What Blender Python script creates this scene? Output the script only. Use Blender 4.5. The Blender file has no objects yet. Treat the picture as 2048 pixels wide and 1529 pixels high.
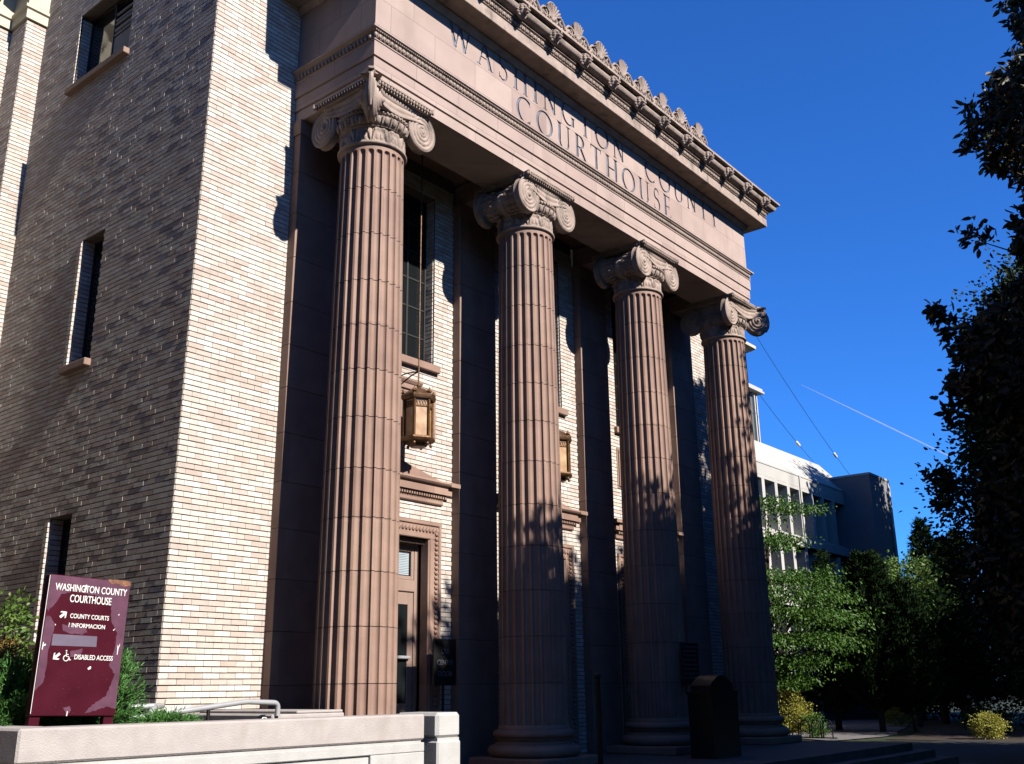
import bpy, bmesh, math, random
import numpy as np
from mathutils import Vector, Matrix
R=math.radians; PI=math.pi
sc=bpy.context.scene; col=sc.collection
# ------------------------------------------------------------------ camera, sky, sun
cd=bpy.data.cameras.new('camera'); cam=bpy.data.objects.new('camera',cd); col.objects.link(cam); sc.camera=cam
CAM=Vector((-9.8596,-10.911,1.1941)); YAW,PITCH,ROLL=.8873,.29847,-.012566
fw=Vector((math.sin(YAW)*math.cos(PITCH),math.cos(YAW)*math.cos(PITCH),math.sin(PITCH)))
rt=Vector((math.cos(YAW),-math.sin(YAW),0)); up=rt.cross(fw)
r2=math.cos(ROLL)*rt+math.sin(ROLL)*up; u2=-math.sin(ROLL)*rt+math.cos(ROLL)*up
M3=Matrix((r2,u2,-fw)).transposed(); cam.matrix_world=Matrix.Translation(CAM)@M3.to_4x4()
cd.sensor_fit='HORIZONTAL'; cd.sensor_width=36; cd.lens=2002.6/2048*36; cd.clip_start=.05; cd.clip_end=20000
SUN_T=-.02; SUN_K=.69                       # sideways and downward travel per metre of depth
sdir=Vector((-SUN_T,1,-SUN_K*math.sqrt(1+SUN_T**2))).normalized()
EL=math.asin(-sdir.z); AZ=math.atan2(-sdir.x,-sdir.y)   # compass angle of the sun, clockwise from +Y
w=bpy.data.worlds.new('World'); sc.world=w; w.use_nodes=True; nt=w.node_tree
bg=nt.nodes['Background']; sky=nt.nodes.new('ShaderNodeTexSky'); sky.sky_type='NISHITA'; sky.sun_disc=False
sky.sun_elevation=EL; sky.sun_rotation=AZ; sky.air_density=1.0; sky.dust_density=.15; sky.ozone_density=4.0; sky.altitude=900
hsv=nt.nodes.new('ShaderNodeMix'); hsv.data_type='RGBA'; hsv.blend_type='MULTIPLY'; hsv.inputs[0].default_value=1; hsv.inputs[7].default_value=(.26,.75,1.46,1)
nt.links.new(sky.outputs[0],hsv.inputs[6]); nt.links.new(hsv.outputs[2],bg.inputs[0]); bg.inputs[1].default_value=.05
sd=bpy.data.lights.new('sun','SUN'); sd.energy=5.0; sd.angle=R(.53); sd.color=(1,.93,.84)
sun=bpy.data.objects.new('sun',sd); col.objects.link(sun); sun.rotation_euler=sdir.to_track_quat('-Z','Y').to_euler()
sc.view_settings.view_transform='Standard'; sc.view_settings.look='None'; sc.view_settings.exposure=1.6; sc.view_settings.gamma=1
sc.cycles.max_bounces=6; sc.cycles.diffuse_bounces=2; sc.cycles.transparent_max_bounces=8
rnd=random.Random(7)
# ------------------------------------------------------------------ helpers
def proj_on(ax,val,px,py):
    d=fw+r2*((px-1024)/2002.6)-u2*((py-764.5)/2002.6); i='xyz'.index(ax); return CAM+d*((val-CAM[i])/d[i])
class MB:
    def __init__(s): s.v=[]; s.f=[]; s.m=[]; s.mi=0
    def add(s,vs,fs):
        o=len(s.v); s.v.extend([tuple(x) for x in vs]); s.f.extend([tuple(i+o for i in f) for f in fs]); s.m.extend([s.mi]*len(fs))
    def box(s,a,b,rot=None,loc=None):
        x0,y0,z0=a; x1,y1,z1=b
        vs=[(x0,y0,z0),(x1,y0,z0),(x1,y1,z0),(x0,y1,z0),(x0,y0,z1),(x1,y0,z1),(x1,y1,z1),(x0,y1,z1)]
        if rot is not None: vs=[rot@Vector(v)+(loc or Vector()) for v in vs]
        s.add(vs,[(0,3,2,1),(4,5,6,7),(0,1,5,4),(1,2,6,5),(2,3,7,6),(3,0,4,7)])
    def cbox(s,a,b,c=.01):              # box with chamfered edges
        x0,y0,z0=a; x1,y1,z1=b; c=min(c,(x1-x0)/3,(y1-y0)/3,(z1-z0)/3)
        vs=[];idx={}
        X=(x0,x1);Y=(y0,y1);Z=(z0,z1);sg=(1,-1)
        for i in(0,1):
            for j in(0,1):
                for k in(0,1):
                    for ax in range(3):
                        p=[X[i]+sg[i]*c,Y[j]+sg[j]*c,Z[k]+sg[k]*c]; p[ax]=(X[i],Y[j],Z[k])[ax]
                        idx[i,j,k,ax]=len(vs); vs.append(p)
        f=[]
        def q(*k): f.append([idx[t] for t in k])
        for i in(0,1): 
            q((i,0,0,0),(i,1,0,0),(i,1,1,0),(i,0,1,0)); q((0,i,0,1),(0,i,1,1),(1,i,1,1),(1,i,0,1)); q((0,0,i,2),(1,0,i,2),(1,1,i,2),(0,1,i,2))
        for i in(0,1):
            for j in(0,1):
                q((i,j,0,0),(i,j,1,0),(i,j,1,1),(i,j,0,1)); q((i,0,j,0),(i,1,j,0),(i,1,j,2),(i,0,j,2)); q((0,i,j,1),(1,i,j,1),(1,i,j,2),(0,i,j,2))
                for k in(0,1): f.append([idx[i,j,k,0],idx[i,j,k,1],idx[i,j,k,2]]) 
        s.add(vs,f)
    def tube(s,pts,rad,n=8,cap=True):
        pts=[Vector(p) for p in pts]; rad=rad if hasattr(rad,'__len__') else [rad]*len(pts)
        vs=[];fs=[]; u=None
        for i,p in enumerate(pts):
            d=(pts[min(i+1,len(pts)-1)]-pts[max(i-1,0)]).normalized()
            if u is None: u=d.orthogonal().normalized()
            else: u=(u-d*u.dot(d)).normalized()
            b=d.cross(u)
            for k in range(n): a=2*PI*k/n; vs.append(p+(u*math.cos(a)+b*math.sin(a))*rad[i])
        for i in range(len(pts)-1):
            for k in range(n): a=i*n+k;b2=i*n+(k+1)%n; fs.append((a,b2,b2+n,a+n))
        if cap: fs.append(tuple(range(n-1,-1,-1))); fs.append(tuple((len(pts)-1)*n+k for k in range(n)))
        s.add(vs,fs)
    def lathe(s,prof,c=(0,0,0),n=48,cap=True,a0=0):
        vs=[];fs=[]
        for r,z in prof:
            for k in range(n): a=a0+2*PI*k/n; vs.append((c[0]+r*math.cos(a),c[1]+r*math.sin(a),c[2]+z))
        for i in range(len(prof)-1):
            for k in range(n): a=i*n+k;b=i*n+(k+1)%n; fs.append((a,b,b+n,a+n))
        if cap: fs.append(tuple(range(n-1,-1,-1))); fs.append(tuple((len(prof)-1)*n+k for k in range(n)))
        s.add(vs,fs)
    def sphere(s,c,r,nu=8,nv=6,rot=None):
        r=r if hasattr(r,'__len__') else (r,r,r); vs=[];fs=[]
        for j in range(nv+1):
            t=PI*j/nv
            for k in range(nu):
                a=2*PI*k/nu; p=Vector((r[0]*math.sin(t)*math.cos(a),r[1]*math.sin(t)*math.sin(a),r[2]*math.cos(t)))
                if rot is not None: p=rot@p
                vs.append((c[0]+p.x,c[1]+p.y,c[2]+p.z))
        for j in range(nv):
            for k in range(nu): a=j*nu+k;b=j*nu+(k+1)%nu; fs.append((a,a+nu,b+nu,b))
        s.add(vs,fs)
    def prism(s,poly,fn,d0,d1):          # poly 2-D points; fn(u,v,d)->3-D
        n=len(poly); vs=[fn(u,v,d0) for u,v in poly]+[fn(u,v,d1) for u,v in poly]
        s.add(vs,[tuple(range(n)),tuple(range(2*n-1,n-1,-1))]+[(i,i+n,(i+1)%n+n,(i+1)%n) for i in range(n)])
    def sweep(s,prof,path,closed=True):  # prof: (out,z); path: xy points, outward = right-hand side of travel
        n=len(prof); P=[Vector(p) for p in path]; offs=[]
        for i in range(len(P)):
            ds=[]
            if i>0: ds.append((P[i]-P[i-1]).normalized())
            if i<len(P)-1: ds.append((P[i+1]-P[i]).normalized())
            ns=[Vector((d.y,-d.x)) for d in ds]
            if len(ns)==1: offs.append(ns[0])
            else: m=(ns[0]+ns[1]).normalized(); offs.append(m/m.dot(ns[0]))
        vs=[(P[i].x+offs[i].x*o,P[i].y+offs[i].y*o,z) for i in range(len(P)) for o,z in prof]; fs=[]
        for i in range(len(P)-1):
            for k in range(n if closed else n-1): a=i*n+k;b=i*n+(k+1)%n; fs.append((a,b,b+n,a+n))
        if closed: fs.append(tuple(range(n))); fs.append(tuple((len(P)-1)*n+k for k in range(n-1,-1,-1)))
        s.add(vs,fs)
    def mesh(s,name,mats,smooth=None):
        me=bpy.data.meshes.new(name); me.from_pydata([tuple(v) for v in s.v],[],s.f)
        for m in (mats if isinstance(mats,(list,tuple)) else [mats]): me.materials.append(m)
        me.polygons.foreach_set('material_index',s.m)
        bm=bmesh.new(); bm.from_mesh(me); bmesh.ops.recalc_face_normals(bm,faces=bm.faces); bm.to_mesh(me); bm.free()
        if smooth is not None:
            me.polygons.foreach_set('use_smooth',[True]*len(me.polygons))
            me.set_sharp_from_angle(angle=R(smooth))
        me.update(); return me
    def build(s,name,mats,parent=None,smooth=None,loc=None):
        o=bpy.data.objects.new(name,s.mesh(name,mats,smooth)); col.objects.link(o)
        if parent: o.parent=parent
        if loc: o.location=loc
        return o
def tag(o,label=None,cat=None,group=None,kind=None):
    if label:o['label']=label
    if cat:o['category']=cat
    if group:o['group']=group
    if kind:o['kind']=kind
    return o
def empty(name,loc=(0,0,0),rz=0):
    o=bpy.data.objects.new(name,None); col.objects.link(o); o.location=loc; o.rotation_euler=(0,0,rz); o.empty_display_size=.2; return o
def copy_tree(o,parent=None,loc=None,rz=None,label=None):
    c=o.copy(); col.objects.link(c); c.parent=parent
    if loc is not None:c.location=loc
    if rz is not None:c.rotation_euler=(0,0,rz)
    if label:c['label']=label
    for ch in o.children: copy_tree(ch,c)
    return c
# ------------------------------------------------------------------ materials
KA=.455
def mat(name,base,rough=.8,var=.12,scale=3,bump=.0,bscale=40,metal=0,spec=.3,c2=None,detail=5,island=None,stain=None,coords='Object'):
    base=[c*KA for c in base] if not island else base; c2=[c*KA for c in c2] if c2 and not island else c2
    if stain: stain=([c*KA for c in stain[0]],)+tuple(stain[1:])
    m=bpy.data.materials.new(name); m.use_nodes=True; n=m.node_tree.nodes; l=m.node_tree.links
    p=n['Principled BSDF']; p.inputs['Roughness'].default_value=rough; p.inputs['Metallic'].default_value=metal; p.inputs['Specular IOR Level'].default_value=spec
    tc=n.new('ShaderNodeNewGeometry' if coords=='World' else 'ShaderNodeTexCoord'); co=tc.outputs['Position' if coords=='World' else 'Object']
    tx=n.new('ShaderNodeTexNoise'); tx.inputs['Scale'].default_value=scale; tx.inputs['Detail'].default_value=detail; l.new(co,tx.inputs['Vector'])
    mx=n.new('ShaderNodeMix'); mx.data_type='RGBA'
    a=[max(0,c*(1-var)) for c in base]; b=list(c2) if c2 else [min(1,c*(1+var)) for c in base]
    mx.inputs[6].default_value=(*a,1); mx.inputs[7].default_value=(*b,1)
    rp=n.new('ShaderNodeMapRange'); rp.inputs[1].default_value=.3; rp.inputs[2].default_value=.7; l.new(tx.outputs[0],rp.inputs[0]); l.new(rp.outputs[0],mx.inputs[0])
    out=mx.outputs[2]
    if island:      # list of (pos,color) chosen at random for each separate piece
        g=n.new('ShaderNodeNewGeometry'); cr=n.new('ShaderNodeValToRGB'); cr.color_ramp.interpolation='LINEAR'
        e=cr.color_ramp.elements; e[0].position=island[0][0]; e[0].color=(*island[0][1],1); e[1].position=island[-1][0]; e[1].color=(*island[-1][1],1)
        for ps,c in island[1:-1]: k=e.new(ps); k.color=(*c,1)
        l.new(g.outputs['Random Per Island'],cr.inputs[0])
        m2=n.new('ShaderNodeMix'); m2.data_type='RGBA'; m2.blend_type='MULTIPLY'; m2.inputs[0].default_value=1
        l.new(cr.outputs[0],m2.inputs[6]); l.new(out,m2.inputs[7]); out=m2.outputs[2]
    if stain:       # (color, scale, stretchz, amount) dirt streaks
        mp=n.new('ShaderNodeMapping'); mp.inputs['Scale'].default_value=(1,1,stain[2]); l.new(co,mp.inputs[0])
        t2=n.new('ShaderNodeTexNoise'); t2.inputs['Scale'].default_value=stain[1]; t2.inputs['Detail'].default_value=6; l.new(mp.outputs[0],t2.inputs[0])
        r=n.new('ShaderNodeMapRange'); r.inputs[1].default_value=.55; r.inputs[2].default_value=.75; r.inputs[4].default_value=stain[3]; l.new(t2.outputs[0],r.inputs[0])
        m3=n.new('ShaderNodeMix'); m3.data_type='RGBA'; l.new(r.outputs[0],m3.inputs[0]); l.new(out,m3.inputs[6]); m3.inputs[7].default_value=(*stain[0],1); out=m3.outputs[2]
    l.new(out,p.inputs['Base Color'])
    if bump:
        t=n.new('ShaderNodeTexNoise'); t.inputs['Scale'].default_value=bscale; t.inputs['Detail'].default_value=6; l.new(co,t.inputs['Vector'])
        bp=n.new('ShaderNodeBump'); bp.inputs['Strength'].default_value=bump; bp.inputs['Distance'].default_value=.02; l.new(t.outputs[0],bp.inputs['Height']); l.new(bp.outputs[0],p.inputs['Normal'])
    m['p']=1; return m
M={}
M['brick']=mat('brick',(.93,.93,.93),.85,.1,9,.5,60,coords='World',island=[(0,(.275,.225,.195)),(.2,(.292,.247,.218)),(.4,(.308,.268,.238)),(.6,(.325,.295,.265)),(.8,(.345,.32,.29)),(1,(.365,.345,.32))],stain=((.50,.42,.36),2,.6,.3))
M['mortar']=mat('mortar',(.17,.14,.12),.95,.2,20,.4,80)
M['mortar_light']=mat('pale_mortar',(.52,.46,.41),.95,.15,20,.3,80)
M['terra']=mat('terracotta',(.36,.235,.18),.72,.13,2.5,.25,90,stain=((.2,.15,.13),1.6,.25,.5),coords='World')
M['terra_b']=mat('terracotta_blocks',(.48,.37,.32),.72,.08,2,.25,90,stain=((.24,.17,.14),1.4,.3,.45),coords='World')
M['terra_w']=mat('weathered_terracotta',(.40,.31,.26),.8,.2,5,.4,60,stain=((.1,.085,.07),4,.4,.8),coords='World')
M['joint']=mat('joint_mortar',(.12,.085,.07),.95,.2,10)
M['inlay']=mat('letter_groove',(.19,.19,.225),.45,.3,6,spec=.5)
M['cream']=mat('cream_terracotta',(.62,.56,.42),.6,.08,3,.1)
M['glass']=mat('window_glass',(.012,.015,.017),.06,.1,1,spec=.6)
M['glass_grey']=mat('grey_glass',(.16,.18,.18),.1,.15,1,spec=.5)
M['shade']=mat('roller_blind',(.33,.34,.31),.7,.08,2)
M['blind']=mat('slatted_blind',(.42,.5,.56),.5,.1,4)
M['frame']=mat('dark_window_frame',(.018,.017,.016),.5,.2,10,spec=.4)
M['tanpaint']=mat('tan_paint',(.34,.235,.19),.5,.1,4,spec=.4)
M['iron']=mat('dark_iron',(.02,.017,.015),.5,.3,10,.2,50,metal=.6)
M['bronze']=mat('rusty_bronze',(.16,.085,.045),.5,.45,9,.4,60,metal=.5)
M['bronze_g']=mat('gilt_bronze',(.17,.085,.035),.42,.35,9,.4,60,metal=.5)
M['amber']=mat('amber_marbled_glass',(.42,.17,.035),.3,.2,5,c2=(.58,.38,.18),detail=3,spec=.6)
M['white_conc']=mat('painted_concrete',(.50,.50,.49),.8,.07,5,.25,60,stain=((.33,.29,.25),2.4,.35,.5),coords='World')
M['pink_conc']=mat('pale_cast_stone',(.46,.42,.405),.85,.08,7,.35,70,stain=((.32,.27,.23),3,.3,.55),coords='World')
M['pipe']=mat('galvanised_pipe',(.55,.56,.58),.35,.08,6,metal=.35,spec=.5)
M['maroon']=mat('maroon_board',(.060,.006,.015),.4,.15,4,.03,30,c2=(.075,.009,.02),spec=.06)
M['faded']=mat('faded_maroon_film',(.125,.055,.09),.5,.2,9,.06,40,spec=.06)
M['patch']=mat('grey_purple_tape',(.14,.115,.17),.5,.1,9)
M['white']=mat('white_vinyl',(.80,.80,.78),.5,.06,30)
M['plywood']=mat('split_plywood',(.22,.10,.06),.9,.4,20,.6,30)
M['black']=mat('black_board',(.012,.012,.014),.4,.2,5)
M['dimtext']=mat('grey_lettering',(.16,.17,.2),.5,.1,9)
M['soil']=mat('bark_mulch',(.045,.028,.02),.95,.5,14,.8,25,coords='World')
M['asph']=mat('dark_paving',(.05,.05,.053),.9,.25,4,.3,60,coords='World')
M['path']=mat('concrete_path',(.20,.185,.19),.9,.12,2,.2,40,coords='World')
M['bounce_ground']=mat('warm_bounce_ground',(.46,.33,.23),.9,.12,2,.2,40,coords='World')  # warm tone chosen to bounce light onto the side wall
M['floor']=mat('porch_stone',(.11,.1,.095),.8,.25,3,.2,40,coords='World')
M['grass']=mat('lawn',(.03,.045,.015),.9,.4,6,.6,50,coords='World')
M['concrete']=mat('office_concrete',(.50,.49,.46),.85,.08,.8,.15,20,stain=((.3,.29,.27),.7,.15,.5),coords='World')
M['stucco']=mat('tower_concrete',(.22,.22,.24),.9,.1,.6,.2,20,coords='World')
M['bark']=mat('bark',(.06,.045,.033),.95,.4,12,.8,30)
def leafmat(name,c,c2,rough=.5,spec=.35,trans=.25):
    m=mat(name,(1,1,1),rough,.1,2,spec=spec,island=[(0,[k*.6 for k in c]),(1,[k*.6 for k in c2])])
    n=m.node_tree.nodes; l=m.node_tree.links; p=n['Principled BSDF']; src=p.inputs['Base Color'].links[0].from_socket
    t=n.new('ShaderNodeBsdfTranslucent'); l.new(src,t.inputs[0]); mx=n.new('ShaderNodeMixShader'); mx.inputs[0].default_value=trans
    l.new(p.outputs[0],mx.inputs[1]); l.new(t.outputs[0],mx.inputs[2]); l.new(mx.outputs[0],n['Material Output'].inputs[0]); return m
M['l_mag']=leafmat('magnolia_leaf',(.014,.024,.008),(.055,.04,.018),.5,.18,.06)
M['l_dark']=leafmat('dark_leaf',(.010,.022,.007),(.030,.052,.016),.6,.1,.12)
M['l_dog']=leafmat('dogwood_leaf',(.03,.085,.012),(.09,.19,.025),.5,.2,.3)
M['l_pine']=leafmat('pine_needles',(.006,.017,.005),(.02,.042,.012),.7,.05,.08)
M['l_jun']=leafmat('juniper_needles',(.05,.15,.03),(.12,.30,.07),.6,.25,.2)
M['l_yel']=leafmat('golden_leaf',(.22,.24,.03),(.5,.45,.08),.5,.3,.3)
M['l_lime']=leafmat('lime_leaf',(.06,.13,.02),(.16,.26,.05),.5,.3,.3)
M['l_rust']=leafmat('rusty_leaf',(.16,.08,.02),(.28,.17,.04),.6,.2,.2)
M['contrail']=mat('contrail',(.8,.8,.8),1,.02,1)
_n=M['contrail'].node_tree; _p=_n.nodes['Principled BSDF']; _p.inputs['Alpha'].default_value=.30
# brick-pattern joints for blocks of terracotta
def add_joints(m,bw,rh,mort,dark,off=(0,0),offset=.5):
    n=m.node_tree.nodes; l=m.node_tree.links; p=n['Principled BSDF']; src=p.inputs['Base Color'].links[0].from_socket
    g=n.new('ShaderNodeNewGeometry'); sx=n.new('ShaderNodeSeparateXYZ'); l.new(g.outputs['Position'],sx.inputs[0])
    ad=n.new('ShaderNodeMath'); ad.operation='ADD'; l.new(sx.outputs[0],ad.inputs[0]); l.new(sx.outputs[1],ad.inputs[1])
    a2=n.new('ShaderNodeMath'); a2.operation='ADD'; l.new(ad.outputs[0],a2.inputs[0]); a2.inputs[1].default_value=off[0]
    a3=n.new('ShaderNodeMath'); a3.operation='ADD'; l.new(sx.outputs[2],a3.inputs[0]); a3.inputs[1].default_value=off[1]
    cb=n.new('ShaderNodeCombineXYZ'); l.new(a2.outputs[0],cb.inputs[0]); l.new(a3.outputs[0],cb.inputs[1])
    b=n.new('ShaderNodeTexBrick'); l.new(cb.outputs[0],b.inputs['Vector']); b.offset=offset
    b.inputs['Color1'].default_value=(1,1,1,1); b.inputs['Color2'].default_value=(.84,.80,.81,1); b.inputs['Mortar'].default_value=(*dark,1)
    b.inputs['Scale'].default_value=1; b.inputs['Mortar Size'].default_value=mort; b.inputs['Brick Width'].default_value=bw; b.inputs['Row Height'].default_value=rh
    mx=n.new('ShaderNodeMix'); mx.data_type='RGBA'; mx.blend_type='MULTIPLY'; mx.inputs[0].default_value=1
    l.new(src,mx.inputs[6]); l.new(b.outputs[0],mx.inputs[7]); l.new(mx.outputs[2],p.inputs['Base Color'])
add_joints(M['terra'],.55,.742,0,(1,1,1),(0,-1.3+.742*20))
add_joints(M['terra_b'],1.05,.66,.005,(.45,.42,.42),(.2,-11.42+.66*30))
S=4.; a_,b_,w_,c_=.546,.523,1.414,2.182
COURSE,BL=.0813,.266
br=random.Random(3)
def bricks(mb,org,u,n,W,z0,z1,holes=(),prot=.017,e0=0,e1=0,phase=0,quoin=None):
    u=Vector(u);n=Vector(n);org=Vector(org); rows=int(round((z1-z0)/COURSE))
    for k in range(rows):
        za=z0+k*COURSE; zb=za+COURSE-.014
        ivs=[(-e0,W+e1)]
        for (h0,h1,hz0,hz1) in holes:
            if zb>hz0+.02 and za<hz1-.02:
                nv=[]
                for s,e in ivs:
                    if h1<=s or h0>=e: nv.append((s,e))
                    else:
                        if h0>s:nv.append((s,h0))
                        if h1<e:nv.append((h1,e))
                ivs=nv
        for s,e in ivs:      # pale perpend mortar, one strip per course, set back behind the brick faces
            if e-s>.06:
                A=org+u*(s+.004); B=org+u*(e-.004); vs=[A+n*(prot-.006),B+n*(prot-.006),B-n*.02,A-n*.02]; mb.mi=2
                mb.add([(v.x,v.y,za+.0025) for v in vs]+[(v.x,v.y,zb-.0025) for v in vs],[(0,3,2,1),(4,5,6,7),(0,1,5,4),(1,2,6,5),(2,3,7,6),(3,0,4,7)]); mb.mi=0
        off=(BL/2 if (k+phase)%2 else 0)-BL*2
        nb=int(W/BL)+5
        for j in range(nb):
            s0=off+j*BL; e0_=s0+BL-.008
            for s,e in ivs:
                s1=max(s0,s); e1_=min(e0_,e)
                if e1_-s1<.025: continue
                p=prot+br.random()**5*.0042
                if quoin and abs(s1-quoin[0])<.02 and quoin[1]<za<quoin[2]: p+=.03
                jz=br.uniform(-.0015,.0015)
                A=org+u*s1; B=org+u*e1_
                vs=[A+n*p,B+n*p,B-n*.05,A-n*.05]
                mb.add([(v.x,v.y,za+jz) for v in vs]+[(v.x,v.y,zb+jz) for v in vs],[(0,3,2,1),(4,5,6,7),(0,1,5,4),(1,2,6,5),(2,3,7,6),(3,0,4,7)])
def slab(mb,org,u,n,W,z0,z1,holes=(),th=.35):
    u=Vector(u);n=Vector(n);org=Vector(org)
    us=sorted({0,W}|{h[0] for h in holes}|{h[1] for h in holes}); zs=sorted({z0,z1}|{h[2] for h in holes}|{h[3] for h in holes})
    for i in range(len(us)-1):
        for j in range(len(zs)-1):
            cu=(us[i]+us[i+1])/2; cz=(zs[j]+zs[j+1])/2
            if any(h[0]<cu<h[1] and h[2]<cz<h[3] for h in holes): continue
            A=org+u*us[i];B=org+u*us[i+1]; vs=[A,B,B-n*th,A-n*th]
            mb.add([(v.x,v.y,zs[j]) for v in vs]+[(v.x,v.y,zs[j+1]) for v in vs],[(0,3,2,1),(4,5,6,7),(0,1,5,4),(1,2,6,5),(2,3,7,6),(3,0,4,7)])
CH=empty('courthouse',(6,1.4,0)); tag(CH,'pink brick courthouse with four fluted ionic columns under an inscribed entablature','courthouse')
COFF=Vector((-6,-1.4,0))
def cb(mb,name,mats,parent=None,smooth=None):
    """build geometry given in world coordinates as a part of the courthouse"""
    o=mb.build(name,mats,parent or CH,smooth)
    o.location=COFF if (parent is None) else (0,0,0)
    return o
# --- left brick bay front
def brick_wall(name,org,u,n,W,z0,z1,holes=(),zb=None,**k):
    mb=MB(); mb.mi=1; slab(mb,org,u,n,W,-.6 if zb is None else zb,z1,holes); mb.mi=0; bricks(mb,org,u,n,W,z0,z1,holes,**k)
    return mb
ZT=15.3
mb=brick_wall('wall',(-c_,w_,0),(1,0,0),(0,-1,0),c_-.53,.99,ZT,e0=.015)
o=cb(mb,'front_wall',[M['brick'],M['mortar'],M['mortar_light']]); o['label']='sunlit narrow brick wall bay left of the first pilaster'
# --- side wall with three windows; coordinate s = y - w_
sh=[(4.15-w_,6.14-w_,12.3,13.98),(4.23-w_,4.95-w_,6.44,8.79),(4.19-w_,4.89-w_,1.95,3.90)]
LS=6.283
mb=MB(); mb.mi=1; slab(mb,(-c_,w_,0),(0,1,0),(-1,0,0),LS,-.6,ZT,sh); mb.mi=0
bricks(mb,(-c_,w_,0),(0,1,0),(-1,0,0),LS,.99,ZT,sh)
for i,h in enumerate(sh):       # brick reveals of the openings
    y1=w_+h[1]; bricks(mb,(-c_+.02,y1+.0,0),(1,0,0),(0,-1,0),.22,h[2],h[3]-.02,phase=1)
    y0=w_+h[0]; bricks(mb,(-c_+.02,y0-.0,0),(1,0,0),(0,1,0),.22,h[2],h[3]-.02,phase=1)
for h in sh[1:]:                # added jamb bricks stand out to catch the sun at the two narrow windows
    k=0; z=h[2]+.03
    while z<h[3]-.12: mb.box((-c_-.042,w_+h[1]-.004,z),(-c_+.02,w_+h[1]+.10,z+COURSE-.014)); z+=COURSE
o=cb(mb,'side_wall',[M['brick'],M['mortar'],M['mortar_light']]); o['label']='tall shaded brick side wall with three window openings'
# side windows
def side_window(y0,y1,z0,z1,vb,hb,glass,sill_h=.12,half=None):
    f=MB(); x=-c_+.2; t=.045
    f.box((x,y0,z0),(x+.05,y0+t,z1)); f.box((x,y1-t,z0),(x+.05,y1,z1)); f.box((x,y0+t,z0),(x+.05,y1-t,z0+t)); f.box((x,y0+t,z1-t),(x+.05,y1-t,z1))
    for v in vb: f.box((x+.005,v-.015,z0+t),(x+.045,v+.015,z1-t))
    for h in hb: f.box((x+.01,y0+t,h-.013),(x+.04,y1-t,h+.013))
    fr=cb(f,'window',M['frame'])
    g=MB(); g.box((x+.02,(half or y0+t),z0+t),(x+.03,y1-t,z1-t)); g.build('pane',glass,fr)
    s=MB(); s.cbox((-c_-.13,y0-.06,z0-sill_h),(-c_+.2,y1+.07,z0+.004),.012); s.build('sill',M['terra'],fr)
    return fr
side_window(4.15,6.14,12.3,13.98,(5.22,),(),M['glass'],half=5.24)
side_window(4.23,4.95,6.44,8.79,(4.59,),(7.03,7.62,8.20),M['glass'])
side_window(4.19,4.89,1.95,3.90,(4.54,),(2.6,3.25),M['glass'])
# inside the upper window: pale blind on rails
mb=MB(); mb.box((-c_+.222,4.2,12.50),(-c_+.23,5.2,13.16)); 
for z in(12.36,12.42,13.20,13.29,13.44,13.52,13.66): mb.box((-c_+.215,4.2,z),(-c_+.24,5.2,z+.045+.03*(z==13.29)))
cb(mb,'roller_blind',M['shade'])
# --- stepped pavilion behind on the left
st=MB(); st.mi=1
slab(st,(-2.58,7.697,0),(1,0,0),(0,-1,0),.40,-.6,14.46); slab(st,(-2.58,7.70,0),(0,1,0),(-1,0,0),.67,-.6,14.46); slab(st,(-8,8.37,0),(1,0,0),(0,-1,0),5.42,-.6,14.46)
st.mi=0
bricks(st,(-2.58,7.697,0),(1,0,0),(0,-1,0),.39,5,14.46,e0=.015); bricks(st,(-2.58,7.697,0),(0,1,0),(-1,0,0),.665,5,14.46); bricks(st,(-4.6,8.37,0),(1,0,0),(0,-1,0),2.01,5,14.46)
o=cb(st,'rear_wall',[M['brick'],M['mortar'],M['mortar_light']]); o['label']='stepped brick piers of the rear block with cream tops'
mb=MB(); mb.sweep([(0,14.46),(.06,14.46),(.06,14.66),(.10,14.69),(.10,14.76),(.04,14.80),(.04,15.35),(.12,15.42),(.30,15.62),(.30,15.9),(-.3,15.9),(-.3,14.46)],[(-8,8.37),(-2.58,8.37),(-2.58,7.697),(-2.05,7.697)])
for x,y in((-3.1,8.2),(-3.9,8.2)): mb.sphere((x,y,15.2),(.2,.14,.25),16,10)
cb(mb,'cream_cornice',M['cream'],smooth=40)
# main block body, far right end cornice
mb=MB(); mb.box((-7.9,8.8,-.6),(29.4,19,15.4)); mb.box((14.6,8.3,-.6),(29.38,8.8,15.38)); cb(mb,'main_block',M['mortar'])
mb=MB(); mb.sweep([(0,15.0),(.12,15.0),(.12,15.12),(.3,15.2),(.3,15.42),(.36,15.46),(.62,15.6),(.8,15.72),(.8,15.86),(-.2,15.86),(-.2,15.0)],[(14.5,8.31),(29.38,8.31),(29.38,19)])
o=cb(mb,'main_block_cornice',M['cream'],smooth=40)
# --- porch rear wall, three bays and right bay
for i in range(3):
    x0=i*S+.53; W=S-1.06; hl=[(1.05-.53,2.95-.53,6.96,10.38),(.95-.53,3.05-.53,-.6,3.95)]
    mb=brick_wall('w',(x0,w_,0),(1,0,0),(0,-1,0),W,.0,10.75,hl,phase=i)
    for hx,nn in((x0+hl[0][1],-1),(x0+hl[0][0],1)): bricks(mb,(hx,w_+.02,0),(0,1,0),(nn,0,0),.2,6.97,10.38)
    o=cb(mb,'porch_wall',[M['brick'],M['mortar'],M['mortar_light']])
    mb=MB(); mb.box((x0,w_+.002,10.752),(x0+W,w_+.35,14.8)); cb(mb,'attic_wall',M['mortar'])
mb=brick_wall('w',(3*S+.53,w_,0),(1,0,0),(0,-1,0),14.18-12.53,.0,ZT); cb(mb,'front_wall',[M['brick'],M['mortar'],M['mortar_light']])['label']='brick wall bay right of the last pilaster'
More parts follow.
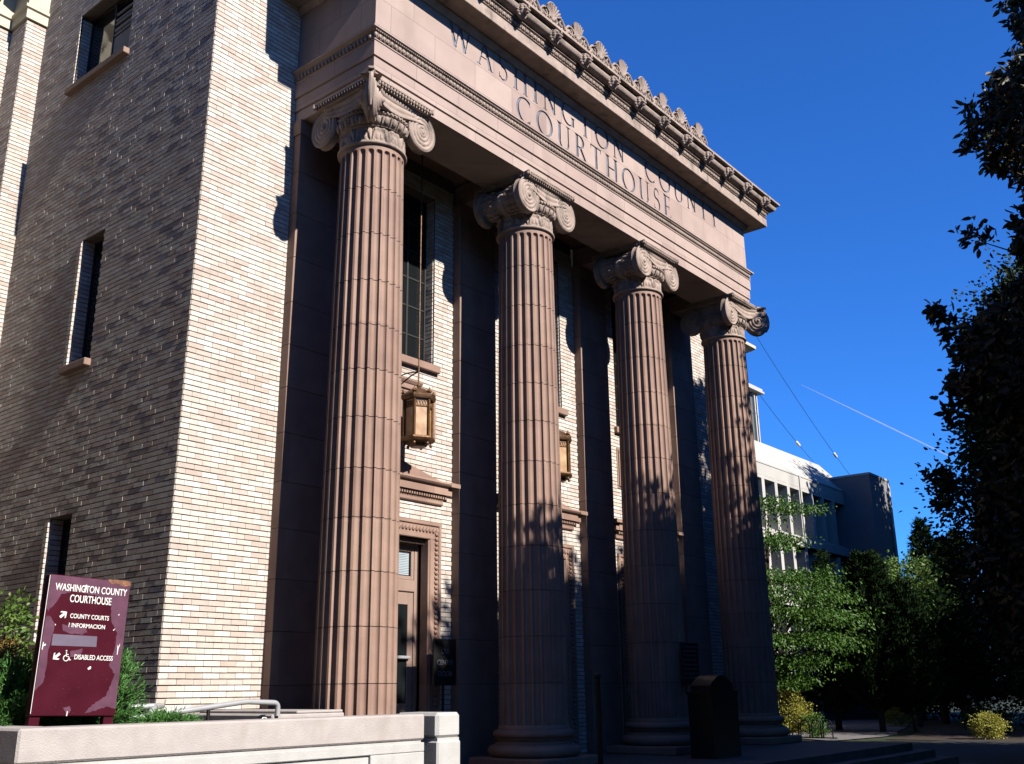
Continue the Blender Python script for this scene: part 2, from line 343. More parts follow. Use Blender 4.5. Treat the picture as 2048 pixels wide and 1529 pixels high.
mb=MB(); mb.box((14.18-.3,w_+.36,-.6),(14.18,8.2,ZT)); cb(mb,'far_side_wall',M['mortar'])
mb=MB(); mb.box((-c_+.4,w_+.4,ZT-.2),(13.8,8.2,ZT-.05)); mb.box((-.4,-.4,13.1),(12.4,w_,13.3)); cb(mb,'flat_roof',M['asph'])
# --- pilasters (blocks with joints)
JZ=[1.3,2.05,2.8,3.55,4.26,5.02,5.75,6.45,7.17,7.95,8.74]
def pilaster(x):
    mb=MB(); zs=[0]+JZ+[9.5,10.2]; y0=w_-.2
    mb.mi=1; mb.box((x-.522,y0+.008,0),(x+.522,w_+.1,10.46)); mb.mi=0
    for i in range(len(zs)-1): mb.cbox((x-.53,y0,zs[i]+.004),(x+.53,w_+.1,zs[i+1]-.004),.005)
    mb.sweep([(.0,10.2),(.02,10.2),(.02,10.27),(.035,10.33),(.035,10.455),(-.05,10.455),(-.05,10.2)],[(x-.53,w_),(x-.53,y0),(x+.53,y0),(x+.53,w_)])
    return cb(mb,'pilaster',[M['terra'],M['joint']],smooth=30)
for i in range(4): pilaster(i*S)
# --- fluted shaft
def shaft_mesh():
    ph=[-.5,-.44,-.385,-.35,-.29,-.2,-.1,0,.1,.2,.29,.35,.385,.44]; NF=24; D=.052
    zs=[(.64,0)]
    for z in JZ: zs+= [(z-.30,0),(z-.006,0),(z-.005,1),(z+.005,1),(z+.006,0)]
    zs+=[(9.1,0),(9.30,0)]+[(9.35+.052*math.sin(PI/2*t/6),0) for t in range(7)]+[(9.48,0)]
    zs=sorted(set(zs)); V=[];F=[];MI=[]; nr=NF*len(ph)
    for z,g in zs:
        t=(z-.64)/8.84; rr=.576-.064*(t**1.7); hf=.385; 
        if z>9.35: q=1-((z-9.35)/.0521)**2; hf*=math.sqrt(q) if q>0 else 0
        for i in range(NF):
            for p in ph:
                d=D*math.sqrt(1-(p/hf)**2)*(hf/.385) if hf>0 and abs(p)<hf else 0
                r_=rr-d-(.013 if g else 0); an=2*PI*(i+p)/NF; V.append((r_*math.cos(an),r_*math.sin(an),z))
    for j in range(len(zs)-1):
        jm=1 if zs[j][1] or zs[j+1][1] else 0
        for k in range(nr): a=j*nr+k;b=j*nr+(k+1)%nr; F.append((a,b,b+nr,a+nr)); MI.append(jm)
    mb=MB(); mb.v=V; mb.f=F; mb.m=MI
    return mb
def base_mb():
    mb=MB(); mb.cbox((-.78,-.78,0),(.78,.78,.15),.02)
    pr=[(.5,.15)]+[(.68+.095*math.cos(t),.245+.092*math.sin(t)) for t in [(-PI/2)+PI*i/10 for i in range(11)]]
    pr+=[(.66,.345),(.66,.36)]+[(.655-.045*math.sin(PI*i/6),.36+.07*i/6) for i in range(7)]+[(.655,.44)]
    pr+=[(.62+.065*math.cos(t),.505+.06*math.sin(t)) for t in [(-PI/2)+PI*i/10 for i in range(11)]]+[(.6,.575),(.6,.6),(.575,.645),(.4,.645)]
    mb.lathe(pr,n=72); return mb
def volute(mb,c,U,N,Rv,th,hand,both=False,dome=.02):
    c=Vector(c);U=Vector(U).normalized();N=Vector(N).normalized();Vv=Vector((0,0,1)); nr,nt=42,56
    def face(N,sg,hand):
        vs=[];fs=[]
        for i in range(nr+1):
            q=i/nr
            for k in range(nt):
                a=2*PI*k/nt; phs=q*4.6-hand*a/(2*PI)+.5
                h=.022*abs(math.sin(PI*phs))**.7-.006
                if q<.13: h=.030*math.sqrt(max(0,1-(q/.15)**2))+.004
                if q>.94: h=.024*math.sqrt(max(0,1-((q-.94)/.062)**2))
                h+=dome*(1-q)
                vs.append(c+U*(Rv*q*math.cos(a))+Vv*(Rv*1.13*q*math.sin(a))+N*(th*sg+h))
        for i in range(nr):
            for k in range(nt): a=i*nt+k;b=i*nt+(k+1)%nt; fs.append((a,b,b+nt,a+nt))
        mb.add(vs,fs); return vs[-nt:]
    e1=face(N,1,hand)
    if both: e2=face(-N,1,-hand) ; 
    else: e2=[c+U*(Rv*math.cos(2*PI*k/nt))+Vv*(Rv*1.13*math.sin(2*PI*k/nt))-N*th for k in range(nt)]
    vs=[]; 
    for k in range(nt): vs.append(e1[k])
    mid=[(e1[k]+e2[k])*.5+((e1[k]+e2[k])*.5-c)*(-.06) for k in range(nt)]
    vs+=mid+e2; mb.add(vs,[(j*nt+k,j*nt+(k+1)%nt,(j+1)*nt+(k+1)%nt,(j+1)*nt+k) for j in(0,1) for k in range(nt)]+([] if both else [tuple(range(2*nt,3*nt))]))
VC,RV=10.04,.31
def canalis(mb,plan,e0=True,e1=True):
    """ridged band joining two volutes; plan = list of (x,y,nx,ny) along the face"""
    n=len(plan); nv=22; vs=[];fs=[]
    for i,(x,y,nx,ny) in enumerate(plan):
        t=i/(n-1); k=math.cos((t-.5)*PI)  # 0 at ends, 1 in the middle
        top=VC+RV*1.12-.03*k; low=VC+.10-.10*k**2+.03*(1-k)
        for j in range(nv+1):
            q=j/nv; ph=q*3.0; h=.024*abs(math.sin(PI*ph))**.7 - .028*math.sin(PI*q)
            if j in(0,nv): h=-.16
            z=low+(top-low)*q
            vs.append((x+nx*h,y+ny*h,z))
    for i in range(n-1):
        for j in range(nv): a=i*(nv+1)+j; fs.append((a,a+nv+1,a+nv+2,a+1))
    mb.add(vs,fs)
def capital_mb(corner):
    mb=MB(); mb.mi=0
    # astragal
    mb.lathe([(.45,9.475)]+[(.535+.028*math.cos(t),9.508+.028*math.sin(t)) for t in [(-PI/2)+PI*i/6 for i in range(7)]]+[(.45,9.537)],n=72)
    # necking with raised anthemion
    mb.mi=1; nt=288; nz=14; vs=[];fs=[]
    for j in range(nz+1):
        q=j/nz
        for k in range(nt):
            a=2*PI*k/nt; p=(a*12/PI)%2-1; petal=abs(math.cos(3.2*math.atan2(q+.15,p*1.3)))*math.exp(-((abs(p)*.9)**2+(q-.45)**2*2.2)*1.2)
            scr=.5+.5*math.sin(14*math.hypot(abs(p)-.75,q-.4))
            h=.040*petal+.020*scr*(abs(p)>.4); vs.append(((.497+h)*math.cos(a),(.497+h)*math.sin(a),9.537+.25*q))
    for j in range(nz):
        for k in range(nt): a=j*nt+k;b=j*nt+(k+1)%nt; fs.append((a,b,b+nt,a+nt))
    mb.add(vs,fs); mb.mi=0
    mb.lathe([(.45,9.785),(.53,9.787),(.545,9.80),(.53,9.815),(.52,9.82),(.55,9.84),(.585,9.89),(.60,9.95),(.56,9.97),(.56,10.0)]+[(.565+.03*math.cos(t),10.03+.03*math.sin(t)) for t in [(-PI/2)+PI*i/6 for i in range(7)]]+[(.5,10.07),(.45,10.07)],n=72)
    for k in range(26):
        a=2*PI*k/26; rot=Matrix.Rotation(a,3,'Z')@Matrix.Rotation(R(22),3,'Y')
        mb.sphere((.578*math.cos(a),.578*math.sin(a),9.89),(.034,.045,.068),8,6,rot)
        a+=PI/26; mb.box((-.012,-.008,-.06),(.012,.008,.06),Matrix.Rotation(a,3,'Z')@Matrix.Rotation(R(22),3,'Y'),Vector((.597*math.cos(a),.597*math.sin(a),9.89)))
    for k in range(52):
        a=2*PI*k/52; mb.sphere((.597*math.cos(a),.597*math.sin(a),10.03),.020,5,4)
    # core block
    mb.box((-.50,-.44,10.04),(.50,.44,10.40)) if not corner else mb.box((-.47,-.47,10.04),(.5,.5,10.40))
    # abacus with carved ovolo
    hx,hy=.72,.68
    if corner: hx=hy=.70
    mb.cbox((-hx,-hy,10.425),(hx,hy,10.462),.006)
    if corner:
        for z0_,z1_ in((10.425,10.462),(10.36,10.424)):
            e_=0 if z0_>10.4 else .03
            mb.prism([(-.5,-hy+e_),(-.60,-.70+e_),(-.80+e_,-.86+e_),(-.86+e_,-.80+e_),(-.70+e_,-.60),(-hx+e_,-.5)],lambda u,v,d:(u,v,d),z0_,z1_-.002)
    mb.box((-hx+.05,-hy+.05,10.36),(hx-.05,hy-.05,10.425))
    mb.mi=1
    for sx,sy,L in((1,0,hy),(0,1,hx)):
        nn=int(2*L/.062)
        for i in range(nn+1):
            t=-L+2*L*i/nn
            for sg in(-1,1):
                p=(sg*(hx-.02),t) if sx else (t,sg*(hy-.02))
                mb.sphere((p[0],p[1],10.397),(.024,.024,.036),6,5)
                mb.sphere((p[0]*(1.0 if not sx else 1.012),p[1]*(1.0 if sx else 1.012),10.445),(.017,.017,.02),5,4)
    mb.mi=0
    U=.575; Y=.55
    def arc(p0,n0,p1,n1,k=14): return [(p0[0]+(p1[0]-p0[0])*i/k,p0[1]+(p1[1]-p0[1])*i/k,n0[0]+(n1[0]-n0[0])*i/k,n0[1]+(n1[1]-n0[1])*i/k) for i in range(k+1)]
    if not corner:
        for sy in(-1,1):
            canalis(mb,[(-U+2*U*i/20,sy*(Y+.02),0,sy) for i in range(21)])
            for sx in(-1,1): volute(mb,(sx*U,sy*Y-sy*.06,VC),(1,0,0),(0,sy,0),RV,.06,sx*-sy)
        for sx in(-1,1):   # bolster
            pr=[(.285,-.5),(.29,-.46),(.25,-.40),(.235,-.25),(.21,-.08),(.24,-.05),(.25,0),(.24,.05),(.21,.08),(.235,.25),(.25,.40),(.29,.46),(.285,.5)]
            n=32; vs=[(sx*U+r*math.cos(2*PI*k/n),y,VC+r*math.sin(2*PI*k/n)) for r,y in pr for k in range(n)]
            mb.add(vs,[(i*n+k,i*n+(k+1)%n,(i+1)*n+(k+1)%n,(i+1)*n+k) for i in range(len(pr)-1) for k in range(n)])
            mb.mi=1
            for k in range(14):
                an=2*PI*k/14
                for y in(-.33,-.2,.2,.33): mb.sphere((sx*U+.25*math.cos(an),y,VC+.25*math.sin(an)),(.03,.075,.03),6,5,None)
            mb.mi=0
    else:    # diagonal volute at (-,-); plain volutes at (+,-) and (-,+)
        q=.7071
        front=arc((-.80,-.76),(.5,-.87),(-.40,-.625),(.3,-.95),6)+arc((-.33,-.60),(.12,-.99),(U,-.57),(0,-1),14)
        left=[(y,x,ny,nx) for (x,y,nx,ny) in front]
        canalis(mb,front); canalis(mb,left)
        volute(mb,(U,-Y+.06,VC),(1,0,0),(0,-1,0),RV,.06,1)
        volute(mb,(-Y+.06,U,VC),(0,1,0),(-1,0,0),RV,.06,-1)
        volute(mb,(-.63,-.63,VC),(1,1,0),(1,-1,0),RV,.035,-1,both=True,dome=.15)
        volute(mb,(U,Y-.06,VC),(1,0,0),(0,1,0),RV,.06,-1)
        # curved edge strip of the diagonal volute up to the abacus corner
        mb.tube([(-.80,-.80,9.80),(-.84,-.84,9.92),(-.852,-.852,10.05),(-.845,-.845,10.18),(-.81,-.81,10.30),(-.77,-.77,10.40)],[.02,.034,.040,.040,.038,.036],8)
    return mb
shm=shaft_mesh().mesh('shaft',[M['terra'],M['joint']],smooth=32)
bsm=base_mb().mesh('base',M['terra'],smooth=40)
cpm=capital_mb(False).mesh('capital',[M['terra_w'],M['terra_w']],smooth=42)
ccm=capital_mb(True).mesh('capital_corner',[M['terra_w'],M['terra_w']],smooth=42)
for i in range(4):
    o=bpy.data.objects.new('column',shm); col.objects.link(o); o.parent=CH; o.location=Vector((i*S,0,0))+COFF
    o.rotation_euler=(0,0,0)
    b=bpy.data.objects.new('base',bsm); col.objects.link(b); b.parent=o
    k=bpy.data.objects.new('capital',ccm if i in(0,3) else cpm); col.objects.link(k); k.parent=o
    if i==3: k.rotation_euler=(0,0,PI/2)
    o['label']=['first fluted column from the left, fully sunlit','second fluted column from the left, lower part shaded','third fluted column from the left, dappled with tree shade','rightmost fluted column, mostly in tree shade'][i]
# --- architrave
path=[(-b_,w_-.01),(-b_,-a_),(3*S+b_,-a_),(3*S+b_,w_-.01)]
mb=MB(); mb.mi=0
mb.sweep([(0,10.46),(0,10.655),(-.02,10.662),(-.02,10.675),(.022,10.68),(.022,10.905),(0,10.912),(0,10.925),(.045,10.93),(.045,11.19),(.06,11.2),(.06,11.22),(.05,11.23),(.05,11.33),(.10,11.37),(.13,11.385),(.13,11.424),(-.3,11.424),(-.3,10.46)],path)
mb.box((-b_+.29,-a_+.29,10.462),(3*S+b_-.29,.45,11.3))
for x in(0,S,2*S,3*S): mb.box((x-.45,.45,10.463),(x+.45,w_,10.9))
ar=cb(mb,'architrave',[M['terra_b']],smooth=25)
mb=MB(); mb.box((-b_-.04,-a_-.062,11.24),(3*S+b_+.04,-a_-.045,11.355))
for i in range(int(13.15/.088)):
    x=-b_-.05+i*.088; mb.sphere((x,-a_-.075,11.275),(.033,.03,.044),6,5); mb.box((x+.038,-a_-.085,11.24),(x+.050,-a_-.05,11.31)); 
for i in range(int(13.15/.044)): mb.sphere((-b_-.06+i*.044,-a_-.098,11.35),(.018,.018,.016),5,4)
mb.build('egg_and_dart_band',M['terra_w'],ar,smooth=60)
mb=MB(); mb.box((-b_-.06,-a_+.01,11.24),(-b_-.045,w_-.02,11.32))
for i in range(int(1.9/.088)):
    for x in(-b_-.075,): mb.sphere((x,-a_+.04+i*.088,11.275),(.03,.033,.044),6,5)
mb.build('egg_and_dart_band',M['terra_w'],ar,smooth=60)
# porch ceiling
mb=MB(); mb.box((-b_+.3,.45,11.0),(3*S+b_-.3,w_+.1,11.1)); cb(mb,'porch_ceiling',M['terra'])
# --- inscription glyphs: each glyph = list of closed polygons in a unit-height box
def rib(pts,ws):
    L=[];Rr=[]
    for i,(x,y) in enumerate(pts):
        x0,y0=pts[max(0,i-1)];x1,y1=pts[min(len(pts)-1,i+1)]; dx,dy=x1-x0,y1-y0; d=math.hypot(dx,dy) or 1
        nx,ny=-dy/d,dx/d; w2=ws[i]/2; L.append((x+nx*w2,y+ny*w2)); Rr.append((x-nx*w2,y-ny*w2))
    return L+Rr[::-1]
def arcp(cx,cy,rx,ry,a0,a1,wt,wn,n=18):
    pts=[];ws=[]
    for i in range(n+1):
        a=R(a0+(a1-a0)*i/n); pts.append((cx+rx*math.cos(a),cy+ry*math.sin(a))); ws.append(wn+(wt-wn)*abs(math.cos(a-R(12)))**1.5)
    return rib(pts,ws)
T,N_=.150,.066
def bar(x0,y0,x1,y1,w2): return rib([(x0,y0),(x1,y1)],[w2,w2])
def serif(x,y,hw=.13): return rib([(x-hw,y),(x+hw,y)],[.04,.04])
def glyph(ch):
    s=serif; g=[];W=.6
    if ch=='I': g=[bar(.15,.02,.15,.98,T),s(.15,.02),s(.15,.98)];W=.3
    if ch=='T': g=[bar(.36,.02,.36,.96,T),s(.36,.02),bar(.02,.96,.70,.96,.055),rib([(.03,.98),(.045,.80)],[.05,.02]),rib([(.69,.98),(.675,.80)],[.05,.02])];W=.72
    if ch=='H': g=[bar(.15,.02,.15,.98,T),bar(.68,.02,.68,.98,T),bar(.15,.51,.68,.51,N_),s(.15,.02),s(.15,.98),s(.68,.02),s(.68,.98)];W=.83
    if ch=='N': g=[bar(.14,.02,.14,.98,N_+.01),bar(.14,.95,.70,.05,T),bar(.70,.03,.70,.98,N_+.01),s(.14,.02,.11),s(.10,.98,.09),s(.70,.98,.11)];W=.84
    if ch=='W': g=[bar(.08,.98,.34,.02,T),bar(.34,.02,.56,.90,N_),bar(.54,.98,.80,.02,T),bar(.80,.02,1.04,.98,N_),s(.08,.98,.10),s(.54,.98,.08),s(1.04,.98,.09)];W=1.12
    if ch=='A': g=[bar(.10,.02,.40,.98,N_),bar(.38,.98,.70,.02,T),bar(.2,.36,.58,.36,.05),s(.10,.02,.10),s(.70,.02,.12)];W=.80
    if ch=='Y': g=[bar(.06,.98,.35,.48,T),bar(.35,.48,.62,.98,N_),bar(.35,.5,.35,.02,T),s(.06,.98,.11),s(.62,.98,.10),s(.35,.02)];W=.68
    if ch=='E': g=[bar(.14,.02,.14,.98,T),bar(.14,.96,.50,.96,.05),bar(.14,.5,.44,.5,.045),bar(.14,.04,.53,.04,.05),rib([(.5,.98),(.49,.82)],[.045,.02]),rib([(.44,.6),(.44,.4)],[.03,.03]),rib([(.53,.02),(.55,.2)],[.045,.02]),s(.1,.02,.08),s(.1,.98,.08)];W=.6
    if ch=='O': g=[arcp(.47,.5,.40,.46,90,270,T,N_),arcp(.47,.5,.40,.46,-90,90,T,N_)];W=.94
    if ch in 'CG': g=[arcp(.47,.5,.40,.46,52,308,T,N_,26),rib([(.72,.90),(.74,.74)],[.05,.02])];W=.82
    if ch=='C': g.append(rib([(.72,.10),(.75,.22)],[.045,.02]))
    if ch=='G': g+=[bar(.72,.06,.72,.42,T),s(.72,.42,.12)]; W=.88
    if ch=='U': g=[bar(.14,.30,.14,.98,T),arcp(.40,.30,.26,.28,180,360,T*.8,.05,14),bar(.66,.28,.66,.98,N_+.01),s(.14,.98),s(.66,.98,.11)];W=.80
    if ch=='R': g=[bar(.14,.02,.14,.98,T),s(.14,.02),s(.10,.98,.09),arcp(.30,.74,.22,.23,-90,90,T,.05,14),bar(.14,.97,.31,.97,.05),bar(.14,.51,.31,.51,.05),bar(.32,.52,.66,.02,T*.9),s(.66,.02,.08)];W=.72
    if ch=='S': 
        pts=[];ws=[]
        for i in range(13): a=R(40+(270-40)*i/12); pts.append((.28+.17*math.cos(a),.74+.22*math.sin(a))); ws.append(.05+.06*i/12)
        for i in range(1,13): a=R(90-(230)*i/12); pts.append((.28+.20*math.cos(a),.27+.25*math.sin(a))); ws.append(.11-.06*i/12)
        g=[rib(pts,ws),rib([(.43,.93),(.44,.76)],[.045,.02]),rib([(.10,.05),(.09,.26)],[.045,.02])];W=.54
    return g,W
YF=-a_+.0      # frieze face
def inscribe(mb,text,x0,x1,zb,H):
    ws=[glyph(c)[1]*H if c!=' ' else .95*H for c in text]; gap=(x1-x0-sum(ws))/(len(text)-1); x=x0
    for c,w2 in zip(text,ws):
        if c!=' ':
            for k,poly in enumerate(glyph(c)[0]):
                e=.0007*(k+1)      # stagger the overlapping strokes a little so that no faces coincide
                mb.prism([(p[0],p[1]) for p in poly],lambda u,v,d,x=x: (x+u*H,d,zb+v*H),YF-.03-e,YF+.022+e)
        x+=w2+gap
mb=MB(); mb.sweep([(0,11.424),(0,12.745),(-.25,12.745),(-.25,11.424)],path); fz=cb(mb,'frieze',[M['terra_b'],M['inlay']])
cut=MB(); inscribe(cut,'WASHINGTON COUNTY',1.20,11.08,12.13,.55); inscribe(cut,'COURTHOUSE',3.10,8.78,11.51,.565)
cm=cut.mesh('cutter',M['inlay']); co=bpy.data.objects.new('cutter',cm); col.objects.link(co); co.location=Vector((0,0,0))
bpy.context.view_layer.update()
fz.parent=None; fz.location=(0,0,0)
bo=fz.modifiers.new('cut','BOOLEAN'); bo.operation='DIFFERENCE'; bo.solver='EXACT'; bo.object=co; bo.use_self=True; bo.material_mode='TRANSFER'
dg=bpy.context.evaluated_depsgraph_get(); dg.update(); me2=bpy.data.meshes.new_from_object(fz.evaluated_get(dg)); 
print('frieze polys',len(me2.polygons),[m.name for m in me2.materials])
fz.modifiers.clear(); fz.data=me2; bpy.data.objects.remove(co); fz.parent=CH; fz.location=COFF
fz['label']='smooth frieze carved WASHINGTON COUNTY COURTHOUSE'
# --- cornice
mb=MB()
mb.sweep([(0,12.60),(.03,12.60),(.05,12.64),(.10,12.70),(.10,12.737),(.455,12.737),(.463,12.745),(.463,12.945),(.445,12.955),(.445,12.985),(.47,12.99),(.47,13.0),(.46,13.01),(.46,13.10),(.53,13.12),(.53,13.14),(.50,13.145),(.50,13.155),(.56,13.165),(.62,13.19),(.66,13.23),(.675,13.27),(.665,13.305),(.63,13.33),(.61,13.335),(.61,13.352),(.754,13.355),(.754,13.406),(.3,13.45),(-.1,13.45),(-.1,12.60)],[(-b_,w_-.01),(-b_,-a_),(3*S+b_,-a_),(3*S+b_,w_-.01)])
co_=cb(mb,'cornice',M['terra_w'],smooth=35)
mb=MB(); L=13.98
for i in range(int(L/.115)):
    x=-.93+i*.115; mb.sphere((x,-a_-.475,13.055),(.044,.04,.05),7,5,Matrix.Rotation(R(-18),3,'Y')); mb.box((x+.05,-a_-.50,13.01),(x+.064,-a_-.45,13.10))
mb.build('egg_and_dart_band',M['terra_w'],co_,smooth=60)
def lion():
    mb=MB()
    mb.sphere((0,-.04,0),(.115,.11,.13),14,10)               # mane mass
    for k in range(14):
        a=2*PI*k/14; mb.sphere((.115*math.cos(a),-.03,.125*math.sin(a)),(.036,.045,.036),6,5)
    for k in range(9):
        a=PI*(-.1+1.2*k/8); mb.sphere((.085*math.cos(a),-.10,.02+.09*math.sin(a)),(.03,.035,.03),6,5)
    mb.sphere((0,-.15,-.02),(.062,.07,.055),10,8)             # muzzle
    mb.sphere((0,-.135,.045),(.055,.05,.045),8,6)             # brow
    mb.box((-.020,-.225,-.012),(.020,-.14,.055)); mb.sphere((0,-.215,.0),(.028,.02,.018),6,5)
    mb.sphere((0,-.165,-.085),(.04,.045,.022),8,6)            # lower jaw
    for s in(-1,1): mb.sphere((s*.095,-.07,.105),(.03,.022,.036),6,5); mb.sphere((s*.04,-.195,-.03),(.026,.022,.026),6,5)
    return mb
lm=lion().mesh('lion_head',M['terra_w'],smooth=60)
for i in range(14):
    o=bpy.data.objects.new('lion_head',lm); col.objects.link(o); o.parent=co_; o.location=(-.5+i,-a_-.60,13.215); o.scale=(1.0,1,1.0)
def antefix(kind):
    mb=MB(); H=.50; n=7 if kind==0 else 9
    for i in range(n):      # ribs of the palmette
        t=(i-(n-1)/2)/((n-1)/2)
        if kind==0: an=t*.42; L=.34*(1-.12*t*t); bx=t*.035; bz=.13
        else: an=t*1.25; L=.25*(1-.15*abs(t)); bx=t*.03; bz=.20
        ca,sa=math.cos(an),math.sin(an)
        mb.tube([(bx,-.015,bz),(bx+sa*L*.5+t*.02,-.035,bz+ca*L*.5),(bx+sa*L*.92,-.045,bz+ca*L*.92),(bx+sa*L,-.07,bz+ca*L)],[.012,.020,.026,.012],6)
    w=.115 if kind==0 else .16
    pts=[(w*math.sin(PI*k/12-PI/2)*(1 if kind==0 else 1),-.02,.30+.19*math.cos(PI*k/12-PI/2)) for k in range(13)]
    mb.tube([(-w*.55,-.02,.14)]+pts+[(w*.55,-.02,.14)],.017,6)     # raised rim
    for s in(-1,1):
        mb.tube([(s*(.05+.09*math.cos(-PI/2+a)*1.0),-.03,.115+.065*math.sin(-PI/2+a)) for a in [k*.45 for k in range(11)]],[.018-.0008*k for k in range(11)],6)
        mb.tube([(s*.05,-.02,.14),(s*.12,-.02,.235),(s*.20,-.02,.275),(s*.29,-.02,.26),(s*.36,-.02,.19),(s*.405,-.02,.10)],[.024,.026,.026,.026,.024,.022],6)
        mb.tube([(s*(.26+.075*(1-k/14)*math.cos(1.8+k*.5)),-.035,.13+.075*(1-k/14)*math.sin(1.8+k*.5)) for k in range(12)],[.018-.0007*k for k in range(12)],6)
    mb.cbox((-.404,-.045,-.03),(.404,.045,.05),.01); mb.sphere((0,-.02,.12),(.05,.04,.06),8,6)
    poly=[(-.40,.04),(-.40,.12),(-.35,.20),(-.28,.26),(-.20,.27),(-.14,.25),(-w,.33),(-w*.7,.43),(0,.495),(w*.7,.43),(w,.33),(.14,.25),(.20,.27),(.28,.26),(.35,.20),(.40,.12),(.40,.04)]
    mb.prism(poly,lambda u,v,d:(u,d,v),.0,.05)
    return mb
am=[antefix(0).mesh('palmette',M['terra_w'],smooth=50),antefix(1).mesh('palmette_scroll',M['terra_w'],smooth=50)]
xs=[9.09-.81*i for i in range(12)]
for i,x in enumerate(xs):
    o=bpy.data.objects.new('antefix',am[i%2]); col.objects.link(o); o.parent=co_; o.location=(x,-a_-.655,13.435)
# --- porch windows, lantern panels, door cases
def porch_bay(cx):
    f=MB(); y=w_+.2; x0,x1,z0,z1=cx-.95,cx+.95,6.96,10.38; t=.05
    f.box((x0,y,z0),(x0+t,y+.06,z1)); f.box((x1-t,y,z0),(x1,y+.06,z1)); f.box((x0+t,y,z0),(x1-t,y+.06,z0+t)); f.box((x0+t,y,z1-t),(x1-t,y+.06,z1))
    for xx in(cx-.45,cx,cx+.45): f.box((xx-.022,y+.004,z0+t),(xx+.022,y+.056,z1-t))
    for k in range(1,6): zz=z0+(z1-z0)*k/6; f.box((x0+t,y+.012,zz-.014),(x1-t,y+.048,zz+.014))
    fr=cb(f,'window',M['frame']); g=MB(); g.box((x0+t,y+.024,z0+t),(x1-t,y+.034,z1-t)); g.build('pane',M['glass'],fr)
    s=MB(); s.cbox((cx-1.05,w_-.11,6.82),(cx+1.05,w_+.2,6.965),.012); s.build('sill',M['terra'],fr)
    mb=MB()   # lantern panel
    for k,(e,d) in enumerate(((0,.035),(.05,.065),(.11,.03),(.17,.012))):
        X0,X1,Z0,Z1=cx-1.01+e,cx+1.01-e,5.53+e,6.48-e; e2=.05
        mb.cbox((X0,w_-d,Z0),(X1,w_+.05,Z0+.062),.008); mb.cbox((X0,w_-d,Z1-.062),(X1,w_+.05,Z1),.008); mb.cbox((X0,w_-d,Z0+.063),(X0+.062,w_+.05,Z1-.063),.008); mb.cbox((X1-.062,w_-d,Z0+.063),(X1,w_+.05,Z1-.063),.008)
    mb.box((cx-.8,w_-.02,5.7),(cx+.8,w_+.05,6.3))
    mb.sweep([(0,6.485),(.05,6.485),(.08,6.53),(.08,6.57),(0,6.6),(-.05,6.6),(-.05,6.485)],[(cx-.62,w_),(cx+.62,w_)])
    cb(mb,'relief_panel',M['terra'],smooth=30)
    # hood: shallow gable, cornice, dentil course
    mb=MB()
    mb.prism([(-1.28,4.73),(0,5.02),(1.28,4.73)],lambda u,v,d:(cx+u,d,v),w_-.16,w_+.05)
    mb.sweep([(.0,4.55),(.16,4.55),(.16,4.68),(.19,4.69),(.22,4.71),(.24,4.74),(.22,4.775),(.12,4.79),(-.05,4.79),(-.05,4.55)],[(cx-1.22,w_),(cx+1.22,w_)])
    mb.box((cx-1.46,w_-.242,4.70),(cx-1.215,w_,4.775)); mb.box((cx+1.215,w_-.242,4.70),(cx+1.46,w_,4.775)); mb.box((cx-1.33,w_-.15,4.553),(cx-1.22,w_,4.68)); mb.box((cx+1.22,w_-.15,4.553),(cx+1.33,w_,4.68))
    for i in range(40): x=cx-1.18+i*.0605; mb.box((x,w_-.12,4.48),(x+.034,w_-.01,4.545))
    mb.cbox((cx-1.2,w_-.07,4.37),(cx+1.2,w_+.02,4.47),.02)
    cb(mb,'door_hood',M['terra'],smooth=30)
    # carved surround
    mb=MB(); 
    for s in(-1,1):
        mb.cbox((cx+s*1.0-.16 if s>0 else cx-1.16,w_-.05,0),(cx+1.16 if s>0 else cx-.84,w_+.28,3.74),.01)
        mb.cbox((cx+s*1.12-.03,w_-.075,0),(cx+s*1.12+.03,w_,4.03),.01)
        for k in range(46): mb.sphere((cx+s*1.035,w_-.055,.06+k*.084),(.05,.04,.037),7,5,Matrix.Rotation(s*.5,3,'Y'))
        mb.cbox((cx+s*.90-.03,w_-.07,0),(cx+s*.90+.03,w_+.1,3.80),.012)
        mb.cbox((cx+s*.87-.03,w_+.12,0),(cx+s*.87+.03,w_+.2,3.72),.01)
    mb.cbox((cx-1.159,w_-.051,3.74),(cx+1.159,w_+.28,4.04),.01); mb.cbox((cx-1.16,w_-.078,3.98),(cx+1.16,w_,4.045),.01); mb.cbox((cx-.93,w_-.072,3.74),(cx+.93,w_+.1,3.80),.012)
    for k in range(26): mb.sphere((cx-1.05+k*.084,w_-.055,3.90),(.037,.04,.05),7,5,Matrix.Rotation(.5,3,'Y'))
    for k in range(30): mb.box((cx-.82+k*.056,w_+.05,3.66),(cx-.79+k*.056,w_+.19,3.735))
    cb(mb,'door_surround',M['terra'],smooth=30)
    y=w_+.22; mb=MB()          # joinery: transom + two leaves
    x0,x1=cx-.84,cx+.84
    mb.box((x0,y,3.60),(x1,y+.08,3.73)); mb.box((x0,y,0),(x0+.07,y+.08,3.6)); mb.box((x1-.07,y,0),(x1,y+.08,3.6)); mb.cbox((x0+.07,y-.02,2.84),(x1-.07,y+.08,3.04),.01)
    mb.box((cx-.04,y+.002,3.04),(cx+.04,y+.078,3.6))
    for s in(-1,1):
        xa,xb=(cx+.04,x1-.07) if s>0 else (x0+.07,cx-.04)
        mb.cbox((xa,y+.005,3.04),(xa+.07,y+.07,3.6),.01); mb.cbox((xb-.07,y+.005,3.04),(xb,y+.07,3.6),.01); mb.cbox((xa+.07,y+.005,3.04),(xb-.07,y+.07,3.11),.01); mb.cbox((xa+.07,y+.005,3.53),(xb-.07,y+.07,3.6),.01)
